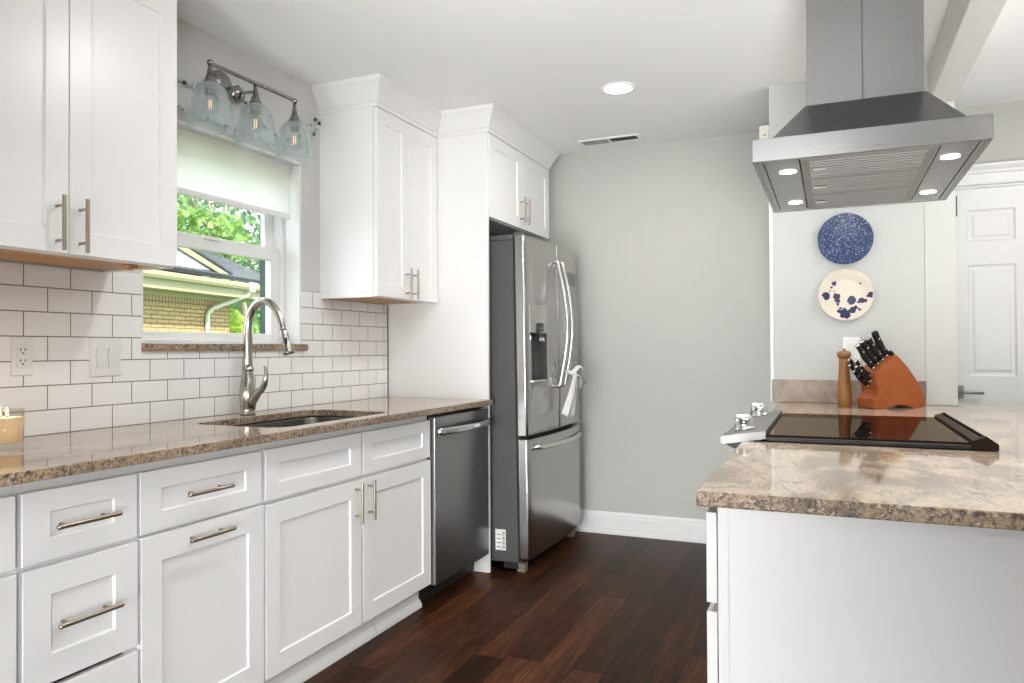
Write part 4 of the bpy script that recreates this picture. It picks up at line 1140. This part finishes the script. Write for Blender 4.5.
# ================================================================ PEPPER MILL, KNIFE BLOCK, KNIVES
pm = thing('pepper_mill', 'tall turned wooden pepper mill left of the knife block', 'pepper mill', (2.340, 3.585, CT))
B().lathe([(0.029, 0.0006), (0.030, 0.004), (0.030, 0.05), (0.028, 0.09), (0.0245, 0.14), (0.022, 0.185), (0.021, 0.212), (0.020, 0.2135)], (2.340, 3.585, CT), n=32).build('mill_body', M['oak'], pm)
B().lathe([(0.019, 0.2142), (0.026, 0.217), (0.0295, 0.226), (0.0295, 0.234), (0.026, 0.243), (0.018, 0.246), (0.010, 0.2465)], (2.340, 3.585, CT), n=32).build('mill_cap', M['oak'], pm)
B().lathe([(0.006, 0.2467), (0.0075, 0.250), (0.0075, 0.256), (0.004, 0.260)], (2.340, 3.585, CT), n=16).build('finial', M['nickel'], pm)

KO = V(2.457, 3.485, CT + 0.0008); KA = math.radians(33)
kL, kT = V(math.cos(KA), math.sin(KA), 0), V(-math.sin(KA), math.cos(KA), 0); TH = 0.112


def K(a, z, t=0.0): return KO + kL * a + kT * t + V(0, 0, z)


KS = 1.30   # profile lengths along the block, stretched for its turn away from the camera
outl = [(-0.004, 0.004), (0.000, 0.0), (0.03 * KS, 0.0), (0.05 * KS, 0.006), (0.075 * KS, 0.0155), (0.105 * KS, 0.0145), (0.135 * KS, 0.003), (0.150 * KS, 0.0), (0.176 * KS, 0.004), (0.181 * KS, 0.018), (0.178 * KS, 0.055), (0.165 * KS, 0.090), (0.143 * KS, 0.136), (0.118 * KS, 0.178), (0.092 * KS, 0.213), (0.079 * KS, 0.228), (0.068 * KS, 0.222), (0.035 * KS, 0.190), (0.006 * KS, 0.160), (0.002 * KS, 0.150), (0.012 * KS, 0.075), (0.010 * KS, 0.060), (-0.006, 0.040)]
kb = thing('knife_block', 'slanted cherry wood knife block on the peninsula counter by the wall', 'knife block', tuple(KO))
B().prism(outl, KO, kL, (0, 0, 1), kT * TH).build('block', M['cherry'], kb)
rows = []
tf = (V(0, 0, 0) + kL * (0.062 * KS) + V(0, 0, 0.062)).normalized()          # along the slanted top
up = (-kL * 0.62 * 1.0 + V(0, 0, 0.785)).normalized()                          # handles lean out this way


def knife(label, a, z, t, ln, wd, th, cap, d):
    """handle rooted at block face; the blade goes on inside the block"""
    p = K(a, z, t); wd, th = wd * 1.24, th * 1.35
    k = thing('kitchen_knife', label, 'knife', tuple(p), 'knives in the knife block')
    d = d.normalized(); sd = kT
    bl = B(); w_ = d.cross(sd).normalized()
    bl.tube([p + d * 0.0005, p + d * 0.012], 0.01, 4, flat=(wd * 0.85, th * 0.55, w_)); bl.build('bolster', M['steel_bar'], k)
    n_ = 9; pts = [p + d * (0.0125 + (ln - 0.0125) * i / n_) + w_ * (0.004 * math.sin(PI * i / n_ * 1.3)) for i in range(n_ + 1)]
    b_ = B()
    loops = []
    for i, q in enumerate(pts):
        s = i / n_; ww = wd * (0.82 + 0.18 * math.cos(2 * PI * s) ** 2 * (1 if s > 0.3 else 0.6)) * (0.75 if i == n_ else 1)
        loops.append([q + w_ * ww * math.cos(2 * PI * j / 14) + sd * th * math.sin(2 * PI * j / 14) for j in range(14)])
    b_.loft(loops); h = b_.build('knife_handle', M['handle_blk'], k)
    e = B()
    if cap:
        q = p + d * (ln * 0.985)
        e.loft([[q + w_ * wd * 0.86 * math.cos(2 * PI * j / 14) + sd * th * 1.04 * math.sin(2 * PI * j / 14) for j in range(14)], [q + d * 0.006 + w_ * wd * 0.72 * math.cos(2 * PI * j / 14) + sd * th * 0.9 * math.sin(2 * PI * j / 14) for j in range(14)]])
    e.cyl(p + d * (ln * 0.72) - sd * th * 1.06, p + d * (ln * 0.72) + sd * th * 1.06, 0.0042, n=10)
    if ln > 0.1: e.cyl(p + d * (ln * 0.3) - sd * th * 1.06, p + d * (ln * 0.3) + sd * th * 1.06, 0.003, n=10)
    e.build('rivets', M['steel_bar'], h)


big = 'large black-handled knife'
knife('thick-handled black knife topmost in the knife block', 0.0665 * KS, 0.2225, 0.035, 0.122, 0.0135, 0.0100, False, up + kL * 0.12)
knife('black-handled knife second from the top of the knife block', 0.048 * KS, 0.2045, 0.030, 0.118, 0.0120, 0.0085, True, up)
knife('black-handled knife third from the top of the knife block', 0.030 * KS, 0.187, 0.028, 0.126, 0.0120, 0.0085, True, up)
knife('black-handled knife fourth from the top of the knife block', 0.0125 * KS, 0.170, 0.026, 0.126, 0.0115, 0.0085, True, up)
up2 = (-kL * 0.74 + V(0, 0, 0.68)).normalized()
knife('small steak knife nearest the top in the lower cluster, rear column', 0.0035 * KS, 0.140, 0.078, 0.098, 0.0085, 0.0065, True, up2)
knife('small steak knife nearest the top in the lower cluster, front column', 0.0040 * KS, 0.136, 0.034, 0.098, 0.0085, 0.0065, True, up2)
knife('small steak knife in the middle of the lower cluster, rear column', 0.0065 * KS, 0.117, 0.078, 0.098, 0.0085, 0.0065, True, up2)
knife('small steak knife in the middle of the lower cluster, front column', 0.0070 * KS, 0.113, 0.034, 0.098, 0.0085, 0.0065, True, up2)
knife('lowest small steak knife in the knife block', 0.0090 * KS, 0.091, 0.055, 0.098, 0.0085, 0.0065, True, up2)
p = K(0.080 * KS, 0.2285, 0.03)
st = thing('honing_steel', 'short black-handled honing steel stub at the crest of the knife block', 'honing steel', tuple(p))
b = B(); b.tube([p - up * 0.004, p + up * 0.006, p + up * 0.016, p + up * 0.02], [0.010, 0.011, 0.010, 0.006], 12); b.build('stub_handle', M['handle_blk'], st)

# ================================================================ DOOR IN THE BACK WALL
dr = bpy.data.objects.new('door_1', None); COL.objects.link(dr); dr.location = (3.285, YB, 0); dr['_o'] = (3.285, YB, 0); dr['kind'] = 'structure'; ORIG.append(dr)
W, H = DX1 - DX0, DZ1 - 0.008
pn = []
for (z0, z1) in ((0.20, 0.86), (1.020, 1.612), (1.735, 1.905)):
    pn += [(0.052, 0.272, z0 - 0.008, z1 - 0.008), (W - 0.272, W - 0.052, z0 - 0.008, z1 - 0.008)]
B().panelled(W - 0.004, H - 0.004, 0.035, pn, (DX0 + 0.002, YB + 0.045, 0.008), (1, 0, 0), (0, -1, 0), 0.010, 0.009, 0.006, 0.001).build('door_slab', M['trim'], dr)
b = B()
b.box(DX0 - 0.0115, DX0 - 0.0005, YB + 0.0, YB + 0.099, 0.001, DZ1 + 0.011); b.box(DX1 + 0.0005, DX1 + 0.0115, YB + 0.0, YB + 0.099, 0.001, DZ1 + 0.011); b.box(DX0 - 0.0005, DX1 + 0.0005, YB, YB + 0.099, DZ1 + 0.0005, DZ1 + 0.0115)
b.build('door_jamb', M['trim'], dr)
b = B()
b.box(DX0 - 0.085, DX0 - 0.006, YB - 0.016, YB - 0.0005, 0.001, DZ1 + 0.012, 0.003); b.box(DX1 + 0.006, DX1 + 0.085, YB - 0.016, YB - 0.0005, 0.001, DZ1 + 0.012, 0.003)
b.build('door_casing', M['trim'], dr)
hp2 = [(0, 0), (0.018, 0), (0.020, 0.006), (0.018, 0.012), (0.018, 0.055), (0.026, 0.060), (0.030, 0.072), (0.044, 0.088), (0.048, 0.096), (0.048, 0.102), (0, 0.102)]
B().prism(hp2, (DX0 - 0.10, YB - 0.0005, DZ1 + 0.0125), (0, -1, 0), (0, 0, 1), (DX1 - DX0 + 0.20, 0, 0)).build('door_header', M['trim'], dr)
b = B(); b.box(DX0 + 0.004, DX0 + 0.030, YB + 0.0005, YB + 0.0095, 0.903, 0.970, 0.002)
b.cyl((DX0 + 0.012, YB + 0.0015, 0.937), (DX0 + 0.012, YB - 0.04, 0.937), 0.009, n=16)
b.tube([(DX0 + 0.006, YB - 0.038, 0.937), (DX0 + 0.04, YB - 0.04, 0.935), (DX0 + 0.115, YB - 0.036, 0.932)], 0.0075, 12)
b.build('door_lever', plain('dark_satin_nickel', (0.42, 0.415, 0.405), 0.3, 1.0), dr)
b = B(); b.box(DX0 + 0.0005, DX0 + 0.008, YB - 0.006, YB + 0.0045, 1.875, 1.985, 0.001); b.build('latch_strip', M['slot'], dr)

# ================================================================ OUTSIDE THE WINDOW
struct(B().box(-40, -0.3, -15, 45, -0.5, -0.35).build('ground', leaf_mat('lawn', (0.10, 0.22, 0.03), (0.16, 0.30, 0.05))))
A0 = V(-8.152, 9.341, 0); dv = V(-0.17128, 0.98522, 0); nv = V(0.98522, 0.17128, 0)


def Hs(s, off, z): return A0 + dv * s + nv * off + V(0, 0, z)


def hbox(b, s0, s1, o0, o1, z0, z1, mi=0):
    lo = [Hs(s0, o0, z0), Hs(s1, o0, z0), Hs(s1, o1, z0), Hs(s0, o1, z0)]
    return b.loft([lo, [p + V(0, 0, z1 - z0) for p in lo]], True, True, mi, False)


nh = thing('neighbor_house', 'tan brick neighboring house with dark shingle roof outside the window', 'house', tuple(Hs(0, -3, -0.35)))
nh.rotation_euler = (0, 0, 0)


def hbuild(b, name, mat, parent=nh):
    """house parts keep their own axes along the wall, so brick courses follow it"""
    ang = math.atan2(dv.y, dv.x) - PI / 2
    b.bm.transform(Matrix.Translation(-Hs(0, -3, -0.35)))
    b.bm.transform(Matrix.Rotation(-ang, 4, 'Z'))
    bmesh.ops.recalc_face_normals(b.bm, faces=b.bm.faces[:])
    me = bpy.data.meshes.new(name); b.bm.to_mesh(me); b.bm.free()
    for m_ in (mat if isinstance(mat, (list, tuple)) else [mat]): me.materials.append(m_)
    o = bpy.data.objects.new(name, me); COL.objects.link(o); o.parent = parent
    if parent is nh: o.rotation_euler = (0, 0, ang)
    return o


mb = brick_mat('tan_brick', (0.40, 0.28, 0.130), (0.33, 0.225, 0.100), (0.13, 0.088, 0.040), 0.30, 0.075, 0.010, (1, 2), (0, 0), 0.5, 0.8, 0.5, 0.2)
ms = brick_mat('tan_soldier_brick', (0.38, 0.265, 0.125), (0.32, 0.22, 0.10), (0.13, 0.088, 0.04), 0.085, 0.30, 0.011, (1, 2), (0, 0.02), 0.0, 0.8, 0.5, 0.2)
creamp = plain('cream_house_paint', (0.30, 0.285, 0.155), 0.6)
whitep = plain('white_house_siding', (0.80, 0.81, 0.78), 0.6)
shing = brick_mat('dark_shingles', (0.024, 0.029, 0.036), (0.060, 0.066, 0.076), (0.012, 0.014, 0.017), 0.30, 0.13, 0.012, (1, 0), (0, 0), 0.5, 0.8, 0.6, 0.2)
hbuild(hbox(B(), -7, 2.42, -6.5, -0.5, -0.35, 2.02), 'brick_wall', mb)
hbuild(hbox(B(), -7, 2.425, -6.5, -0.495, 2.02, 2.235), 'soldier_course', ms)
b = B(); hbox(b, -7.3, 3.35, -0.505, 0.0, 2.235, 2.26); hbox(b, -7.3, 2.46, -0.494, -0.46, 2.17, 2.2345); hbox(b, -7.3, 3.35, -0.03, 0.0, 2.26, 2.44)
hbox(b, 2.426, 3.35, -6.9, -0.5055, 2.235, 2.26); hbuild(b, 'soffit', creamp)
b = B(); b.prism([(0, 0), (0.10, 0), (0.13, 0.05), (0.13, 0.12), (0, 0.12)], Hs(-7.3, 0.001, 2.40), nv, (0, 0, 1), dv * 10.65); hbuild(b, 'gutter', creamp)
b = B()
rp = [Hs(-7.4, 0.12, 2.545), Hs(3.42, 0.12, 2.545), Hs(4.6, -2.35, 3.44), Hs(-7.4, -2.35, 3.44)]
b.loft([rp, [p + V(0, 0, 0.07) for p in rp]], True, True, 0, False)
rp = [Hs(-7.4, -2.36, 3.44), Hs(4.6, -2.36, 3.44), Hs(3.42, -6.9, 2.4), Hs(-7.4, -6.9, 2.4)]
b.loft([rp, [p + V(0, 0, 0.07) for p in rp]], True, True, 0, False)
hbuild(b, 'roof', shing)
b = B()
b.loft([[Hs(1.50, -0.10, 2.63), Hs(-1.45, -0.10, 3.47), Hs(-4.4, -0.10, 2.63)], [Hs(1.50, -3, 2.63), Hs(-1.45, -3, 3.47), Hs(-4.4, -3, 2.63)]], True, True, 0, False)
hbuild(b, 'gable', whitep)
for sg, (s1, s2) in ((1, (1.62, -1.45)), (-1, (-4.52, -1.45))):
    b = B(); q = [Hs(s1, -0.02, 2.60), Hs(s2, -0.02, 3.475), Hs(s2, -0.02, 3.59), Hs(s1 + sg * 0.1, -0.02, 2.68)]
    b.loft([q, [p - nv * 0.06 for p in q]], True, True, 0, False); hbuild(b, 'rake_trim', creamp)
    b = B(); q = [Hs(s1 + sg * 0.12, 0.01, 2.68), Hs(s2, 0.01, 3.592), Hs(s2, 0.01, 3.632), Hs(s1 + sg * 0.22, 0.01, 2.69)]
    b.loft([q, [p - nv * 3.0 for p in q]], True, True, 0, False); hbuild(b, 'gable_roof', shing)
b = B(); b.tube([Hs(2.30, 0.06, 2.42), Hs(2.27, 0.02, 2.30), Hs(1.76, -0.40, 2.02), Hs(1.66, -0.44, 1.93), Hs(1.64, -0.45, 1.85), Hs(1.64, -0.45, -0.3)], 0.045, 10)
b.loft([[Hs(2.14, 0.14, 2.55), Hs(2.46, 0.14, 2.55), Hs(2.46, -0.02 + 0.03, 2.55), Hs(2.14, 0.01, 2.55)], [Hs(2.22, 0.12, 2.36), Hs(2.38, 0.12, 2.36), Hs(2.38, 0.01, 2.36), Hs(2.22, 0.01, 2.36)]], True, True, 0, False)
hbuild(b, 'downspout', plain('white_gutter_paint', (0.48, 0.50, 0.40), 0.5))


def leaves(b, c, rad, n, size, shell=0.35):
    bm = b.bm
    for _ in range(n):
        d = V(random.gauss(0, 1), random.gauss(0, 1), random.gauss(0, 1)).normalized()
        k = (shell + (1 - shell) * random.random()) ** 0.6
        p = V(c[0] + d.x * rad[0] * k, c[1] + d.y * rad[1] * k, c[2] + d.z * rad[2] * k)
        s = size * random.uniform(0.6, 1.4)
        u = V(random.gauss(0, 1), random.gauss(0, 1), random.gauss(0, 1)).normalized(); w_ = u.orthogonal().normalized()
        vs = [bm.verts.new(q) for q in (p - u * s, p + w_ * s * 0.5, p + u * s, p - w_ * s * 0.5)]
        bm.faces.new(vs)


LM = [leaf_mat('leaf_yellow_green', (0.26, 0.42, 0.03), (0.50, 0.62, 0.09)), leaf_mat('leaf_mid_green', (0.10, 0.24, 0.04), (0.28, 0.44, 0.10)), leaf_mat('leaf_blue_green', (0.07, 0.17, 0.07), (0.20, 0.33, 0.15))]
bark = plain('tree_bark', (0.30, 0.26, 0.20), 0.9, var=0.2, scale=30)


def tree(label, base, clumps, mat, n, size, trunk=None, cat='tree', name='tree', stem='trunk', leafp='foliage'):
    t = thing(name, label, cat, base)
    b = B()
    for c, r in clumps: leaves(b, c, r, n, size)
    b.build(leafp, mat, t, recalc=False)
    if trunk:
        b = B()
        for pts, r0, r1 in trunk:
            P = smooth_path(pts, 5); b.tube(P, [r0 + (r1 - r0) * i / (len(P) - 1) for i in range(len(P))], 8)
        b.build(stem, bark, t)
    return t


q = Hs(4.5, -9.2, 0)
tree('yellow-green tree rising behind the right end of the neighboring roof', (q.x, q.y, -0.35), [(Hs(3.7, -9.0, 4.0), (1.9, 1.9, 1.5)), (Hs(6.8, -7.0, 3.2), (1.8, 1.8, 1.8)), (Hs(5.2, -9.4, 5.2), (2.4, 2.4, 1.8))], LM[0], 1500, 0.13,
     [([Hs(4.5, -9.2, -0.35), Hs(4.6, -9.1, 1.5), Hs(4.5, -9.2, 3.4), Hs(5.1, -9.4, 5.0)], 0.2, 0.05)])
q = Hs(8, -11, 0)
tree('tall blue-green tree filling the view behind the neighboring roof', (q.x, q.y, -0.35), [(Hs(6, -11, 6.5), (3.4, 3.4, 2.6)), (Hs(11, -11, 6.0), (3.2, 3.2, 3.0)), (Hs(1.5, -11.5, 6.3), (3.2, 3.2, 2.4)), (Hs(15, -10, 5.5), (3.4, 3.4, 3.4)), (Hs(12, -8, 2.2), (3.0, 3.0, 2.4)), (Hs(18, -8, 2.6), (3.4, 3.4, 2.8)), (Hs(23, -9, 3.5), (3.6, 3.6, 3.6))], LM[2], 2000, 0.19,
     [([Hs(8, -11, -0.35), Hs(8.1, -11, 3), Hs(7.6, -11, 6)], 0.3, 0.12), ([Hs(8, -11, 3), Hs(10, -10.5, 5.5), Hs(12.5, -10.5, 7)], 0.16, 0.05)])
q = Hs(0.5, -5.0, 0)
tree('leafy tree with pale bare branches hanging over the neighboring roof', (q.x, q.y, -0.35),
     [(Hs(4.9, -3.2, 4.25), (1.3, 1.3, 0.42)), (Hs(2.6, -3.2, 4.15), (1.3, 1.3, 0.40)), (Hs(6.6, -3.6, 4.0), (1.1, 1.1, 0.5)), (Hs(4.2, -3.6, 5.3), (1.8, 1.2, 0.5))], LM[1], 420, 0.11,
     [([Hs(9.3, -4.6, -0.35), Hs(9.2, -4.6, 2.2), Hs(8.0, -4.2, 3.3), Hs(6.6, -3.6, 4.05), Hs(5.2, -3.2, 4.45), Hs(3.6, -3.0, 4.5), Hs(1.9, -3.0, 4.25)], 0.12, 0.025),
      ([Hs(6.6, -3.6, 4.05), Hs(6.0, -3.5, 4.8), Hs(5.7, -3.5, 5.9)], 0.04, 0.02), ([Hs(5.2, -3.2, 4.45), Hs(4.7, -3.2, 5.2), Hs(4.8, -3.2, 6.0)], 0.035, 0.02),
      ([Hs(7.4, -3.9, 3.7), Hs(6.9, -3.7, 4.6), Hs(7.0, -3.7, 5.8)], 0.045, 0.02), ([Hs(3.6, -3.0, 4.5), Hs(3.0, -3.0, 4.9), Hs(2.2, -3.0, 5.6)], 0.03, 0.015)])
for lab, s, o, z, r, mt, nn in (('bright green shrub past the corner of the brick wall', 4.3, -2.2, 1.7, (0.8, 0.8, 0.55), LM[0], 700), ('dark green shrub low beyond the downspout', 3.5, -1.6, 0.85, (0.55, 0.55, 0.75), LM[2], 600), ('pale green shrub at the far right of the window view', 6.0, -2.6, 1.2, (1.0, 1.0, 0.9), LM[1], 800)):
    q = Hs(s, o, 0)
    tree(lab, (q.x, q.y, -0.35), [(Hs(s, o, z), r)], mt, nn, 0.075, [([Hs(s, o, -0.35), Hs(s, o, 0.3), Hs(s + 0.05, o, z)], 0.03, 0.012)], 'shrub', 'shrub', 'stem')

for o in ORIG:
    if '_o' in o: del o['_o']
